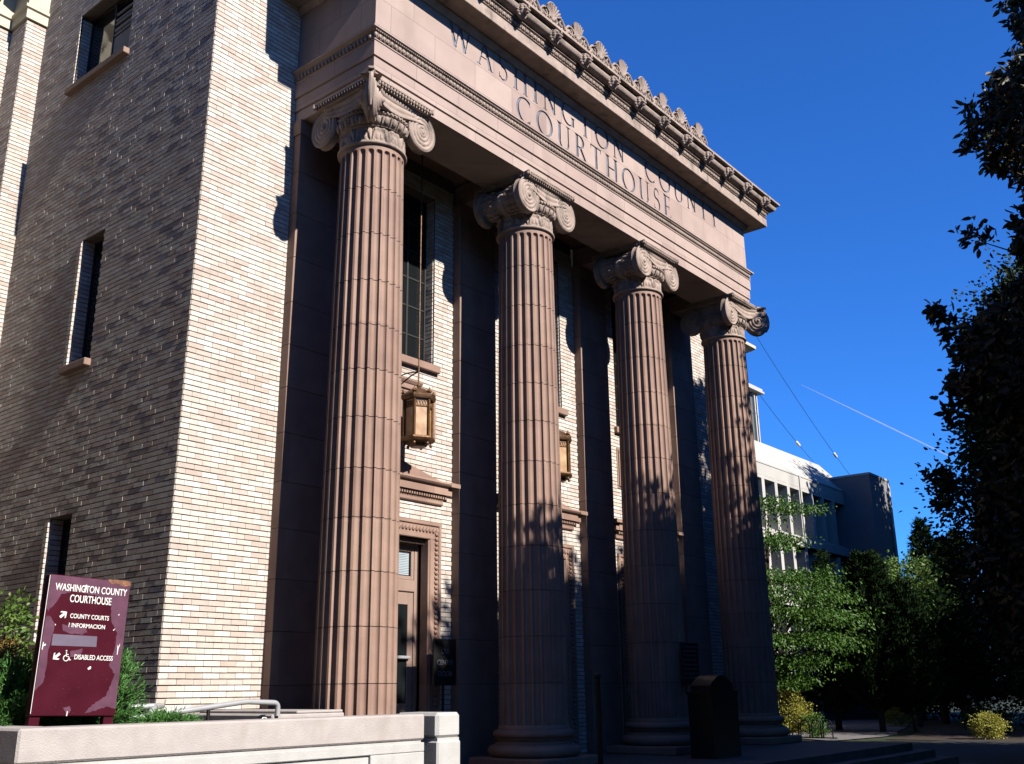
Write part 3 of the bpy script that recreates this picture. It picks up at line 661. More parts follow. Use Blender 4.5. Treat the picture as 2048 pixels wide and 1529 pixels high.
    d=cb(mb,'door',M['tanpaint'])
    for s in(-1,1):
        xa,xb=(cx+.005,x1-.072) if s>0 else (x0+.072,cx-.005)
        lf=MB(); lf.cbox((xa,y+.01,.01),(xa+.12,y+.06,2.835),.008); lf.cbox((xb-.13,y+.01,.01),(xb,y+.06,2.835),.008); lf.cbox((xa+.12,y+.01,2.62),(xb-.13,y+.06,2.835),.008); lf.cbox((xa+.12,y+.01,.01),(xb-.13,y+.06,1.0),.008); lf.cbox((xa+.19,y-.002,.25),(xb-.2,y+.02,.8),.01)
        lf.build('leaf',M['tanpaint'],d)
        gl=MB(); gl.box((xa+.12,y+.03,1.0),(xb-.13,y+.04,2.62)); gl.build('pane',M['glass'],d)
        pb=MB(); pb.cbox((xa+.08,y-.05,1.72),(xb-.10,y-.02,1.77),.008); pb.box((xa+.09,y-.02,1.73),(xa+.12,y+.01,1.76)); pb.box((xb-.14,y-.02,1.73),(xb-.11,y+.01,1.76)); pb.build('push_bar',M['pipe'],d)
        xc,xd=(cx+.115,x1-.145) if s>0 else (x0+.145,cx-.115)
        tg=MB(); 
        for k in range(14): 
            z=3.13+k*.029; tg.box((xc+.0,y+.045,z),(xd-.02,y+.052,z+.022),None)
        tg.build('blind',M['blind'],d)
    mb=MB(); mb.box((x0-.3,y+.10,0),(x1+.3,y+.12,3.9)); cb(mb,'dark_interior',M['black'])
for i in range(3): porch_bay(2+4*i)
# --- porch floor and steps (setting)
mb=MB(); mb.box((-1.0,-3.0,-.6),(13.4,w_-.0,0)); 
for k in range(1,4): mb.box((-1.0,-3.0-.34*k,-.6),(13.4+.4*k,-3.0-.34*(k-1)+.002,-.15*k)); mb.box((13.4+.4*(k-1)-.002,-3.0-.34*(k-1),-.6),(13.4+.4*k,w_,-.15*k))
tag(mb.build('porch_floor',M['floor']),kind='structure')
# ------------------------------------------------------------------ lanterns hanging in the porch
def lantern():
    root=empty('hanging_lantern',(2,.84,5.22)); H6=[(math.cos(R(60*k+30)),math.sin(R(60*k+30))) for k in range(6)]
    def ring(mb,prof): mb.lathe(prof,n=6,a0=R(30))
    mb=MB(); ring(mb,[(.12,-.06),(.16,-.05),(.2,0),(.30,.03),(.33,.07),(.33,.10),(.29,.115),(.10,.12)])
    for k in range(6):
        mb.box((H6[k][0]*.27-.02,H6[k][1]*.27-.02,.11),(H6[k][0]*.27+.02,H6[k][1]*.27+.02,.80))
        mb.sphere((H6[k][0]*.25,H6[k][1]*.25,-.02),(.03,.03,.035),8,6)
    mb.build('frame',M['bronze_g'],root)
    mb=MB(); ring(mb,[(.10,.775),(.31,.78),(.34,.82),(.345,.86),(.30,.885),(.24,.93),(.14,.99),(.05,1.03),(.02,1.05)]); mb.sphere((0,0,1.07),.035,12,8)
    mb.build('roof',M['bronze'],root,smooth=30)
    for k in range(6):   # fleur finials on the roof corners
        mb=MB()
        x,y=H6[k][0]*.29,H6[k][1]*.29
        mb.sphere((x,y,.93),(.02,.02,.06),8,6); mb.sphere((x,y,.905),(.045,.045,.02),8,6); 
        for s in(-1,1): mb.sphere((x-s*H6[k][1]*.035,y+s*H6[k][0]*.035,.925),(.018,.018,.03),6,5)
        mb.build('finial',M['bronze_g'],root,smooth=60)
    mb=MB()
    for k in range(6):   # pierced scroll band
        a,b=Vector((*H6[k],0))*.262,Vector((*H6[(k+1)%6],0))*.262
        for j in range(5):
            p=a.lerp(b,(j+.5)/5); mb.tube([p+Vector((.02*math.cos(t)*(b-a).normalized().x,.02*math.cos(t)*(b-a).normalized().y,.70+.045*math.sin(t))) for t in [i*2*PI/8 for i in range(9)]],.007,5)
        mb.tube([a+Vector((0,0,.64)),b+Vector((0,0,.64))],.010,5)
    mb.build('scroll_band',M['bronze_g'],root)
    mb=MB()
    for k in range(6):
        a,b=Vector((*H6[k],0))*.255,Vector((*H6[(k+1)%6],0))*.255; mb.add([a+Vector((0,0,.11)),b+Vector((0,0,.11)),b+Vector((0,0,.78)),a+Vector((0,0,.78))],[(0,1,2,3)])
    mb.build('pane',M['amber'],root)
    mb=MB(); mb.tube([(0,0,1.08),(0,0,5.78)],.014,8); mb.build('rod',M['bronze'],root)
    mb=MB(); mb.tube([(-.02,.57,1.34),(-.02,.3,1.36),(0,0,1.34)],.012,6); mb.tube([(0,.57,1.0),(-.02,.45,1.18),(0,.2,1.30),(0,0,1.34)],.014,6); mb.build('wall_bracket',M['iron'],root)
    return root
ln=lantern(); ln.scale=(.93,.93,.97); tag(ln,'amber glass hexagonal lantern hanging beside the first column, fully visible','lantern','bronze lanterns hanging in the porch bays')
copy_tree(ln,loc=(6,.84,5.22),label='amber lantern half hidden behind the second column')
# ------------------------------------------------------------------ signs
def text_mesh(mb_list,txt,x0,x1,z,h,y,mat_,name,parent,th=.004,bold=.0):
    cu=bpy.data.curves.new('t','FONT'); cu.body=txt; cu.size=1; cu.extrude=.001; cu.offset=bold; ob=bpy.data.objects.new('t',cu); col.objects.link(ob)
    dg=bpy.context.evaluated_depsgraph_get(); dg.update(); me=bpy.data.meshes.new_from_object(ob.evaluated_get(dg)); bpy.data.objects.remove(ob)
    co=np.empty(len(me.vertices)*3); me.vertices.foreach_get('co',co); co=co.reshape(-1,3)
    mn,mx=co.min(0),co.max(0); cap=.73 if True else 1
    out=np.zeros_like(co); out[:,0]=x0+(co[:,0]-mn[0])/(mx[0]-mn[0])*(x1-x0); out[:,2]=z+(co[:,1])/cap*h; out[:,1]=y-(co[:,2]-mn[2])/(mx[2]-mn[2])*th
    me.vertices.foreach_set('co',out.ravel()); me.materials.clear(); me.materials.append(mat_); me.update()
    o=bpy.data.objects.new(name,me); col.objects.link(o); o.parent=parent; return o
SG=empty('directory_sign',(-5.24,-2.2,.86)); tag(SG,'worn maroon courthouse sign on two posts behind the pale wall','sign')
SG.rotation_euler=(0,R(1.3),0)
W_,H_=.765,1.175; zb=.165
mb=MB(); mb.cbox((-W_/2,-.04,zb),(W_/2,.05,zb+H_),.006); mb.build('board',M['maroon'],SG)
for s in(-1,1):
    mb=MB(); mb.box((s*(W_/2-.05)-.045,-.02,-.2),(s*(W_/2-.05)+.045,.04,zb-.001)); mb.build('post',M['maroon'],SG)
UX=lambda u:-W_/2+u*W_; VZ=lambda v:zb+H_*(1-v)
for t,u0,u1,v,h in(('WASHINGTON COUNTY',.075,.96,.112,.062),('COURTHOUSE',.265,.775,.190,.066),('COUNTY COURTS',.295,.77,.306,.040),('? INFORMACION',.29,.735,.372,.037),('DISABLED ACCESS',.41,.88,.600,.042)):
    text_mesh(None,t,UX(u0),UX(u1),VZ(v),h,-.0425,M['white'],'lettering',SG,bold=.012)
def poly(name,pts,m,parent,y0=-.0405,y1=-.0425):
    mb=MB(); mb.prism([(UX(u),VZ(v)) for u,v in pts],lambda u,v,d:(u,d,v),y0,y1); return mb.build(name,m,parent)
def jag(pts,amp,seed,step=.02):
    r=random.Random(seed); out=[]
    for i in range(len(pts)-1):
        (x0,y0),(x1,y1)=pts[i],pts[i+1]; d=math.hypot(x1-x0,y1-y0); k=max(1,int(d/step))
        for j in range(k): t=j/k; out.append((x0+(x1-x0)*t+r.uniform(-amp,amp),y0+(y1-y0)*t+r.uniform(-amp,amp)*.6))
    out.append(pts[-1]); return out
e=.008
poly('faded_film',[(e,.005),(1-e,.005)]+[(1-e,.95)]+jag([(.90,.93),(.62,.985),(.70,.92),(.86,.85),(.93,.70),(.84,.63),(.88,.55),(.90,.40),(.80,.30),(.78,.18),(.60,.13),(.30,.11),(.16,.14),(.12,.20),(.03,.27),(e,.25)],.008,1),M['faded'],SG)
poly('faded_film',jag([(e,.31),(.06,.30),(.13,.36),(.12,.45),(.10,.56),(.10,.66),(.09,.77),(.04,.80),(e,.83)],.008,2),M['faded'],SG)
poly('faded_film',jag([(.22,.36),(.50,.36),(.52,.40),(.46,.42),(.30,.42),(.24,.40),(.22,.36)],.01,4),M['faded'],SG,y1=-.0415)
poly('faded_film',jag([(.35,.545),(.50,.52),(.50,.55),(.42,.58),(.36,.59),(.35,.545)],.008,6),M['faded'],SG,y1=-.0415)
poly('faded_film',jag([(.36,.945),(.44,.93),(.46,.96),(.42,.99),(.36,.945)],.006,7),M['faded'],SG,y1=-.0415)
poly('tape',[(.125,.428),(.655,.428),(.66,.505),(.125,.510)],M['patch'],SG,y1=-.0435)
def arrow(cu,cv,ang,s):
    ca,sa=math.cos(ang),math.sin(ang); P=[(.5,0),(.05,.45),(-.15,.45),(.13,.14),(-.5,.14),(-.5,-.14),(.13,-.14),(-.15,-.45),(.05,-.45)]
    return [(cu+(x*ca-y*sa)*s/W_,cv-(x*sa+y*ca)*s/H_) for x,y in P]
poly('arrow',arrow(.215,.285,R(42),.075),M['white'],SG,y1=-.0445); poly('arrow',arrow(.20,.585,R(222),.075),M['white'],SG,y1=-.0445)
mb=MB(); yy=-.043; cx,cz=UX(.315),VZ(.595)
mb.tube([(cx+.024*math.cos(t),yy,cz+.024*math.sin(t)) for t in [R(100+i*22) for i in range(13)]],.0045,6); mb.tube([(cx-.004,yy,cz+.050),(cx+.001,yy,cz+.014),(cx+.022,yy,cz+.012),(cx+.034,yy,cz-.016),(cx+.044,yy,cz-.012)],.005,6); mb.tube([(cx-.002,yy,cz+.030),(cx+.018,yy,cz+.030)],.004,6); mb.sphere((cx-.005,yy,cz+.060),.008,8,6)
mb.build('wheelchair_symbol',M['white'],SG)
for pts in ([(.60,.655),(.615,.645),(.628,.650),(.625,.665),(.60,.672),(.585,.662)],[(.43,.06),(.448,.052),(.452,.08),(.438,.115),(.425,.10)],[(.025,.49),(.035,.49),(.035,.505),(.06,.50),(.063,.51),(.035,.518),(.03,.545),(.022,.54)],[(.915,.475),(.93,.50),(.95,.472),(.953,.48),(.938,.51),(.935,.555),(.927,.555),(.925,.51)],[(.41,.965),(.42,.965),(.418,.998),(.405,.998)],[(.84,.375),(.87,.36),(.85,.38)],[(.13,.355),(.145,.36),(.137,.37)],[(.88,.26),(.90,.25),(.897,.262)]):
    poly('paint_chip',pts,M['white'],SG,y1=-.0438)
mb=MB(); r=random.Random(5)
for k in range(60): u,v=r.uniform(.1,.95),r.uniform(.2,.98); s=r.uniform(.0008,.0028); mb.box((UX(u)-s,-.0432,VZ(v)-s),(UX(u)+s,-.040,VZ(v)+s*1.3))
tag(mb.build('paint_specks',M['faded'],SG),kind='stuff')
mb=MB(); mb.prism([(UX(u),VZ(v)) for u,v in jag([(.70,.0),(.76,.035),(.80,.022),(.90,.04),(1.0,.035),(1.005,-.004),(.85,-.006),(.70,.0)],.004,9)],lambda u,v,d:(u,d,v),-.044,.03); mb.build('split_corner',M['plywood'],SG)
mb=MB(); mb.box((-W_/2-.0015,-.041,zb+.02),(-W_/2+.003,-.036,zb+H_-.01)); mb.build('chipped_edge',M['white'],SG)
# black sign on a stand by the first door
US=empty('door_notice',(2.88,1.0,0)); tag(US,'black stand sign reading USE CENTER DOOR beside the left door','sign')
mb=MB(); mb.cbox((-.27,-.02,1.28),(.27,.02,2.03),.006); mb.build('panel',M['black'],US)
mb=MB(); mb.tube([(0,.03,.02),(0,.03,1.4)],.022,8); mb.lathe([(.02,.03),(.15,.03),(.17,.0)],(0,.03,0),16); mb.build('stand',M['iron'],US)
for t,z,x in(('USE',1.79,.10),('CENTER',1.61,.20),('DOOR',1.43,.17)): text_mesh(None,t,-x,x,z,.085,-.0215,M['dimtext'],'lettering',US)
# notice plaque leaning in the shade between the third and fourth columns
PB=empty('notice_board',(8.1,-.66,0)); tag(PB,'dark board of small grey lettering fixed low on the third column','notice board')
mb=MB(); mb.cbox((-.32,-.03,1.25),(.36,.0,2.05),.006); mb.box((-.32+.3,.0,1.3),(.04,.10,2.0)); mb.build('panel',M['black'],PB)
mb=MB(); r=random.Random(4)
for k in range(8):
    z=1.96-.085*k; x=-.26
    while x<.28: l_=r.uniform(.04,.12); mb.box((x,-.033,z),(min(.3,x+l_),-.0305,z+.022)); x+=l_+.03
mb.build('lettering',M['dimtext'],PB)
# drop box on the porch
DB=empty('drop_box',(7.25,-1.6,0)); DB.scale=(.78,.8,1); tag(DB,'dark round-topped drop box standing before the third and fourth columns','box')
mb=MB(); pts=[(-.62,0),(-.62,1.08),(-.70,1.08),(-.70,1.13),(.70,1.13),(.70,1.08),(.62,1.08),(.62,0)]; mb.prism(pts,lambda u,v,d:(u,d,v),-.3,.3); mb.build('body',M['black'],DB)
mb=MB(); mb.prism([(-.55,1.131)]+[(-.55+1.1*i/12,1.13+.28*math.sin(PI*(.12+.76*i/12))) for i in range(13)]+[(.55,1.131)],lambda u,v,d:(u,d,v),-.25,.25); mb.build('lid',M['black'],DB)
SP=empty('stanchion',(3.74,-1.5,0)); tag(SP,'thin black post standing in front of the second column','post')
mb=MB(); mb.tube([(0,0,.03),(0,0,1.36)],.04,10); mb.lathe([(.05,1.36),(.06,1.38),(.05,1.42),(.01,1.44)],n=12); mb.build('pole',M['iron'],SP)
mb=MB(); mb.lathe([(.19,0),(.19,.02),(.05,.05),(.03,.06)],n=24); mb.build('foot',M['iron'],SP)
# ------------------------------------------------------------------ pale planter walls, block under the brick bay
PW=empty('planter_wall',(-3.7,-2.9,0)); tag(PW,'long pale concrete planter wall in the foreground with a coped top','low wall')
o3=Vector((3.7,2.9,0))
mb=MB(); 
def wbox(a,b,c=.012): mb.cbox((a[0]+3.7,a[1]+2.9,a[2]),(b[0]+3.7,b[1]+2.9,b[2]),c)
wbox((-6.01,-2.9,.695),(-1.59,-2.5,.957),.018); wbox((-6.01,-2.498,.695),(-5.6,1.0,.957),.018); mb.build('coping',M['pink_conc'],PW)
mb=MB(); wbox((-6.0,-2.88,-.6),(-1.6,-2.52,.575),.004) if 0 else None
wbox((-6.02,-2.905,.575),(-1.6,-2.52,.668),.008); wbox((-6.02,-2.905,-.6),(-5.4,-2.52,.573),.008); wbox((-2.38,-2.905,-.6),(-1.6,-2.52,.573),.008); wbox((-5.398,-2.872,-.6),(-2.382,-2.52,.573),.002); wbox((-5.99,-2.87,.65),(-1.62,-2.55,.70),.002)
wbox((-6.02,-2.518,-.6),(-5.62,1.0,.668),.008); wbox((-5.97,-2.5,.66),(-5.65,.98,.70),.002)
mb.build('wall_body',M['white_conc'],PW)
PR=empty('wall_pier',(-1.2,-2.7,0)); tag(PR,'pale concrete pier at the right end of the planter wall','pier')
mb=MB(); mb.cbox((-.20,-.2,.695),(.19,.45,.965),.035); mb.build('cap',M['white_conc'],PR)
mb=MB(); mb.cbox((-.195,-.205,-.6),(.188,.45,.672),.02); mb.box((-.18,-.185,.66),(.17,.43,.70)); mb.build('body',M['white_conc'],PR)
BK=empty('plinth_block',(-1.6,.2,0)); tag(BK,'pale stone plinth under the brick bay with the bent pipe rail','plinth')
mb=MB(); mb.cbox((-.57,-1.2,-.6),(.54,1.205,.955),.015); mb.cbox((-.2,-1.19,.956),(.52,.8,.99),.01); mb.build('block',M['pink_conc'],BK)
# planter soil and ramp slab behind the wall
mb=MB(); mb.box((-5.6,-2.5,-.6),(-3.7,1.4,.80)); mb.box((-3.698,-2.5,-.6),(-2.25,-1.9,.82)); tag(mb.build('planter_soil',M['soil']),kind='structure')
mb=MB(); mb.box((-3.69,-1.898,-.6),(-2.2,1.38,.55)); tag(mb.build('ramp',M['asph']),kind='structure')
def rail(name,pts,label,r=.030,post=None,z0=.5):
    t=empty(name,pts[0]); p0=Vector(pts[0]); P=[Vector(p)-p0 for p in pts]; Q=[P[0]]
    for i in range(1,len(P)-1):
        a,b,c=P[i-1],P[i],P[i+1]; d=min(.07,(a-b).length*.45,(c-b).length*.45); s=b+(a-b).normalized()*d; e_=b+(c-b).normalized()*d
        for k in range(6): u=k/5; Q.append(s*(1-u)**2+b*2*u*(1-u)+e_*u*u)
    Q.append(P[-1]); mb=MB(); mb.tube(Q,r,12); mb.build('pipe',M['pipe'],t,smooth=50)
    if post: 
        mb=MB()
        for q in post: mb.tube([Vector(q)-p0,Vector((q[0],q[1],z0))-p0],r*.7,8)
        mb.build('bracket',M['iron'],t)
    tag(t,label,'handrail','pipe handrails of the ramp'); return t
rail('handrail',[(-2.11,-1.02,.94),(-2.11,-1.02,1.085),(-2.56,-1.02,1.105),(-3.62,-1.02,.995),(-4.3,-1.02,.93)],'long sloping pipe rail that bends down onto the plinth',post=[(-3.05,-1.02,1.05)])
rail('handrail',[(-4.02,-1.45,.86),(-4.02,-1.45,1.03),(-3.86,-1.3,1.075),(-3.60,-1.0,1.08),(-4.3,-.7,1.06)],'short pipe rail with a bent end beside the juniper')
mb=MB(); mb.tube([(0,0,0),(.03,0,.05),(.07,0,.045),(.09,0,.0)],.008,6); o=mb.build('wire_hook',M['white'],loc=(-3.0,-1.88,.90)); tag(o,'small white bent wire sticking up behind the planter wall','wire')
# ------------------------------------------------------------------ office building beyond
OB=empty('office_building',(46,13,-.6)); tag(OB,'pale concrete office building with deep window recesses and sloped top','building')
oo=Vector((46,13,-.6))
def ob(mb,name,m,parent=None,**k):
    o=mb.build(name,m,parent or OB,**k)
    if not parent: o.location=-oo
    return o
mb=MB(); mb.box((28,12,12.02),(50.6,12.4,12.72)); rows=(8.62,5.27,1.9)
X0=39.36-1.58*7; cols=[X0+1.58*k for k in range(14) if X0+1.58*k+1.3<50.6]
for zt in (11.84,8.49,5.14):
    zb_=zt-2.35
    mb.box((28,12,zb_-1.0),(50.6,12.3,zb_-.35))
    mb.prism([(0,zb_-.35),(0,zb_-.34),(.9,zb_+.12),(.9,zb_-.35)],lambda u,v,d:(d,12+u,v),28,50.6)
    for x in cols: mb.box((x-.17,12.002,zb_-.34),(x+.17,13.2,zt+.18))
    mb.box((28,12.0,zt+.0),(50.6,13.2,zt+.17))
    mb.box((28,12.05,zt+.17),(50.6,12.4,zt+.19))
mb.box((44.02,11.94,-.6),(44.2,12.0,12.7))
ob(mb,'facade',M['concrete'])
for zt in (11.84,8.49,5.14):
    for x in cols[4:]:
        mb=MB(); x0,x1,z0,z1=x+.18,x+1.40,zt-2.22,zt-.01
        mb.box((x0,12.98,z0),(x0+.07,13.1,z1)); mb.box((x1-.07,12.98,z0),(x1,13.1,z1)); mb.box((x0+.07,12.98,z0),(x1-.07,13.1,z0+.07)); mb.box((x0+.07,12.98,z1-.07),(x1-.07,13.1,z1)); mb.box((x0+.07,12.99,z0+.6),(x1-.07,13.09,z0+.66))
        f=ob(mb,'window',M['frame']); mb=MB(); mb.box((x0+.07,13.03,z0+.07),(x1-.07,13.05,z1-.07)); mb.build('pane',M['glass_grey'],f)
mb=MB(); mb.prism([(0,12.722),(2.05,14.95),(8,14.95),(8,12.722)],lambda u,v,d:(d,12+u,v),28,52.3); mb.prism([(-.03,12.66),(-.03,12.74),(.04,12.74),(.04,12.66)],lambda u,v,d:(d,12+u,v),28,50.6); ob(mb,'sloped_roof',M['concrete'])
mb=MB(); mb.box((50.61,10.27,-.6),(53.9,17,13.55)); ob(mb,'stair_tower',M['stucco'])
mb=MB(); mb.box((50.57,10.23,13.55),(53.94,17,13.68)); mb.box((53.55,10.2,.0),(53.88,10.262,13.4)); ob(mb,'tower_coping_lit_strip',M['concrete'])  # coping, plus a pale strip added for the lit sliver down the tower
mb=MB(); mb.box((28,13.3,-.6),(50.6,22,12.7)); ob(mb,'core',M['stucco'])
PH=empty('rooftop_pavilion',(47,17,14.9)); tag(PH,'glazed rooftop structure with a thin white roof behind the last column','building')
mb=MB(); mb.box((-9,-1.05,4.55),(2.2,5,4.68)); mb.box((-9,-1.0,4.69),(2.05,5,4.85)); mb.build('roof',M['white_conc'],PH)
mb=MB(); mb.box((-9,-.6,0),(1.3,-.55,4.54)); mb.build('glazing',M['glass_grey'],PH)
for x in(1.32,1.62,-1.5): mb=MB(); mb.box((x-.07,-.75,0),(x+.07,-.6,4.54)); mb.build('post',M['white_conc'],PH)
# guy wires
def wire(p0,p1,sag,ins,label):
    p0,p1=Vector(p0),Vector(p1); P=[p0.lerp(p1,i/24)+Vector((0,0,-sag*4*(i/24)*(1-i/24))) for i in range(25)]
    t=empty('antenna_wire',p1); mb=MB(); mb.tube([p-p1 for p in P],.014,5); mb.build('cable',M['iron'],t)
    q=P[ins]-p1; d=(P[ins+1]-P[ins]).normalized(); mb=MB(); mb.tube([q-d*.3,q-d*.2,q+d*.2,q+d*.3],[.03,.09,.09,.03],8); mb.build('insulator',M['white'],t)
    tag(t,label,'wire','antenna wires against the sky')
wire((44.2,14,21.9),(57.4,14,15.1),.25,20,'upper wire running from the last capital to the stair tower roof')
wire((43.9,14,18.1),(51.35,14,15.0),.12,17,'lower wire running from the rooftop pavilion to the sloped roof')
# contrail, a thin straight streak of ice high above
mb=MB(); a=CAM+Vector((.9250922,.38063513,.28796107))*6000; b=CAM+Vector((1.0338,.2810,.2184))*6500; n=20
mb.tube([a.lerp(b,i/n) for i in range(n+1)],[.8+3*min(1,i/10) for i in range(n+1)],8); tag(mb.build('contrail',M['contrail']),'thin white aircraft trail slanting across the blue sky','contrail')
# ------------------------------------------------------------------ planting
NR=np.random.RandomState(11)
def leaves_mesh(name,centers,dirs,L,Wd,m,fold=.25,curve=.2,jit=.35):
    """one mesh of separate folded six-point leaves"""
    n=len(centers); C_=np.asarray(centers,float); D=np.asarray(dirs,float)+NR.normal(0,jit,(n,3)); D/=np.linalg.norm(D,axis=1)[:,None]
    A=NR.normal(0,1,(n,3)); A[:,2]*=.35; S_=np.cross(D,A); S_/=np.linalg.norm(S_,axis=1)[:,None]+1e-9; N3=np.cross(S_,D)
    Ln=(L*NR.uniform(.7,1.2,n))[:,None]; Wn=(Wd*NR.uniform(.75,1.15,n))[:,None]/2
    v=np.empty((n,6,3)); v[:,0]=C_; v[:,1]=C_+D*Ln*.35+S_*Wn+N3*Wn*fold; v[:,2]=C_+D*Ln*.72+S_*Wn*.8+N3*Wn*fold-N3*Ln*curve*.3
    v[:,3]=C_+D*Ln-N3*Ln*curve; v[:,4]=C_+D*Ln*.72-S_*Wn*.8+N3*Wn*fold-N3*Ln*curve*.3; v[:,5]=C_+D*Ln*.35-S_*Wn+N3*Wn*fold
    me=bpy.data.meshes.new(name); me.vertices.add(n*6); me.vertices.foreach_set('co',v.reshape(-1).astype(np.float32))
    idx=np.arange(n)[:,None]*6+np.array([0,1,2,3,0,3,4,5])[None]; me.loops.add(n*8); me.loops.foreach_set('vertex_index',idx.reshape(-1).astype(np.int32))
    me.polygons.add(n*2); me.polygons.foreach_set('loop_start',np.arange(n*2,dtype=np.int32)*4); me.polygons.foreach_set('loop_total',np.full(n*2,4,np.int32))
    me.materials.append(m); me.update(calc_edges=True); me.validate(); return me
def ell_pts(ells,n,shell=.55):
    vol=np.array([e[3]*e[4]*e[5] for e in ells])**.7; k=NR.choice(len(ells),n,p=vol/vol.sum()); e=np.array(ells)[k]
    d=NR.normal(0,1,(n,3)); d/=np.linalg.norm(d,axis=1)[:,None]; r=(shell+(1-shell)*NR.uniform(0,1,n)**.6)[:,None]
    return e[:,:3]+d*e[:,3:]*r, d
def limbs(mb,base,h,tr,targets,lean=(0,0)):
    b=Vector(base); P=[b+Vector((lean[0]*t+.12*math.sin(t*5),lean[1]*t+.1*math.cos(t*4)-.1,h*t)) for t in [i/8 for i in range(9)]]
    mb.tube(P,[tr*(1.25-.25*min(1,i*2) if i<1 else 1-.1*i) for i in range(9)],10)
    for tg in targets:
        t=Vector(tg); k=min(7,max(2,int(((t.z-b.z)*.6)/h*8))); s=P[k]; m1=s.lerp(t,.45)+Vector((0,0,.25)); mb.tube([s,m1,t],[tr*.42*(1-.07*k),tr*.2,tr*.05],6,cap=False)
def tree(kind,loc,ells,ncl,nlf,rc,L,Wd,m,label,cat='tree',tr=.3,shell=.55,flat=.6,h=None,group=None,droop=-.1,jit=.6,bark='bark',dense=0):
    root=empty(kind,loc); lo=np.array(loc)
    pts,d=ell_pts(ells,ncl,shell); n=ncl*nlf
    k=np.repeat(np.arange(ncl),nlf); off=NR.normal(0,1,(n,3))*np.array([rc,rc,rc*flat]); cen=pts[k]+off
    dr=d[k]*.6+off/(rc*2)+np.array([0,0,droop])
    cen[:,2]=np.maximum(cen[:,2],.05)
    me=leaves_mesh('crown',cen,dr,L,Wd,m,jit=jit); o=bpy.data.objects.new('crown',me); col.objects.link(o); o.parent=root
    if tr>0:
        mb=MB(); top=max(e[2]+e[5]*.6 for e in ells); limbs(mb,(0,0,-.1),h or top,tr,[tuple(p) for p in pts[:22]]); mb.build('trunk',M[bark],root,smooth=60)
    tag(root,label,cat,group); return root
G=-.6
# magnolia with large leaves at the right edge: rosettes of leaves
def magnolia():
    loc=(14.75,-8.75,G); root=empty('magnolia_tree',loc)
    ells=[(0,0,4.4,3.6,4.2,4.2),(0,.1,8.6,3.4,3.9,2.4),(-.2,-.2,11.4,3.0,2.5,1.2),(-.6,.1,14.4,2.4,2.5,1.8),(.6,-.1,17.4,1.6,1.7,2.2)]
    ncl=5400; pts,d=ell_pts(ells,ncl,.6)
    ex=np.array([(-.5,4.5,6.4),(-.5,4.6,6.0),(-.6,3.8,9.8),(-.6,4.0,10.3),(-.4,3.7,9.3),(-.8,3.1,12.0),(-.8,2.7,14.3),(-.8,2.6,14.9),(-.7,2.4,13.9),(.4,1.7,16.4),(.5,1.5,17.9),(.5,1.4,18.6),(-.5,4.0,7.9),(-.5,4.0,8.6)])
    pts=np.vstack([pts,np.repeat(ex,6,0)+NR.normal(0,.15,(len(ex)*6,3))]); d=np.vstack([d,np.repeat(np.array([[-.4,.8,.2]]),len(ex)*6,0)])
    nl=11; k=np.repeat(np.arange(len(pts)),nl); n=len(k); ang=np.tile(np.arange(nl)*2*PI/nl*1.62,len(pts))
    ax=d+NR.normal(0,.4,d.shape); ax/=np.linalg.norm(ax,axis=1)[:,None]; t=np.cross(ax,[.1,.2,1]); t/=np.linalg.norm(t,axis=1)[:,None]; b=np.cross(ax,t)
    dr=t[k]*np.cos(ang)[:,None]+b[k]*np.sin(ang)[:,None]+ax[k]*NR.uniform(.1,1.1,n)[:,None]
    cen=pts[k]+NR.normal(0,.09,(n,3)); me=leaves_mesh('crown',cen,dr,.27,.11,M['l_mag'],jit=.15,fold=.3,curve=.12)
    o=bpy.data.objects.new('crown',me); col.objects.link(o); o.parent=root
    mb=MB(); limbs(mb,(0,0,-.1),17,.34,[tuple(p*.8) for p in pts[:14]])
    for p in pts[-84::6]: q=Vector(p); mb.tube([(0,0,q.z*.8),(q.x*.5,q.y*.5,q.z*.92),tuple(q)],[.05,.03,.012],5)
    mb.build('trunk',M['bark'],root,smooth=60)
    tag(root,'tall dark magnolia with large glossy leaves at the right edge','tree')
magnolia()
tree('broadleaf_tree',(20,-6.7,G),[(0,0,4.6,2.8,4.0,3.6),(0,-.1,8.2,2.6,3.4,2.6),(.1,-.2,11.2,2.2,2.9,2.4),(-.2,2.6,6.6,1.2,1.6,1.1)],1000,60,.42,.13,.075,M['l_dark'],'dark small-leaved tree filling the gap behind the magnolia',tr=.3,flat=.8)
tree('broadleaf_tree',(37,-3.6,G),[(0,0,3.4,3.8,4.6,3.4)],600,45,.5,.17,.10,M['l_dark'],'low dark tree under the magnolia near the lawn bed',tr=.3,flat=.8)
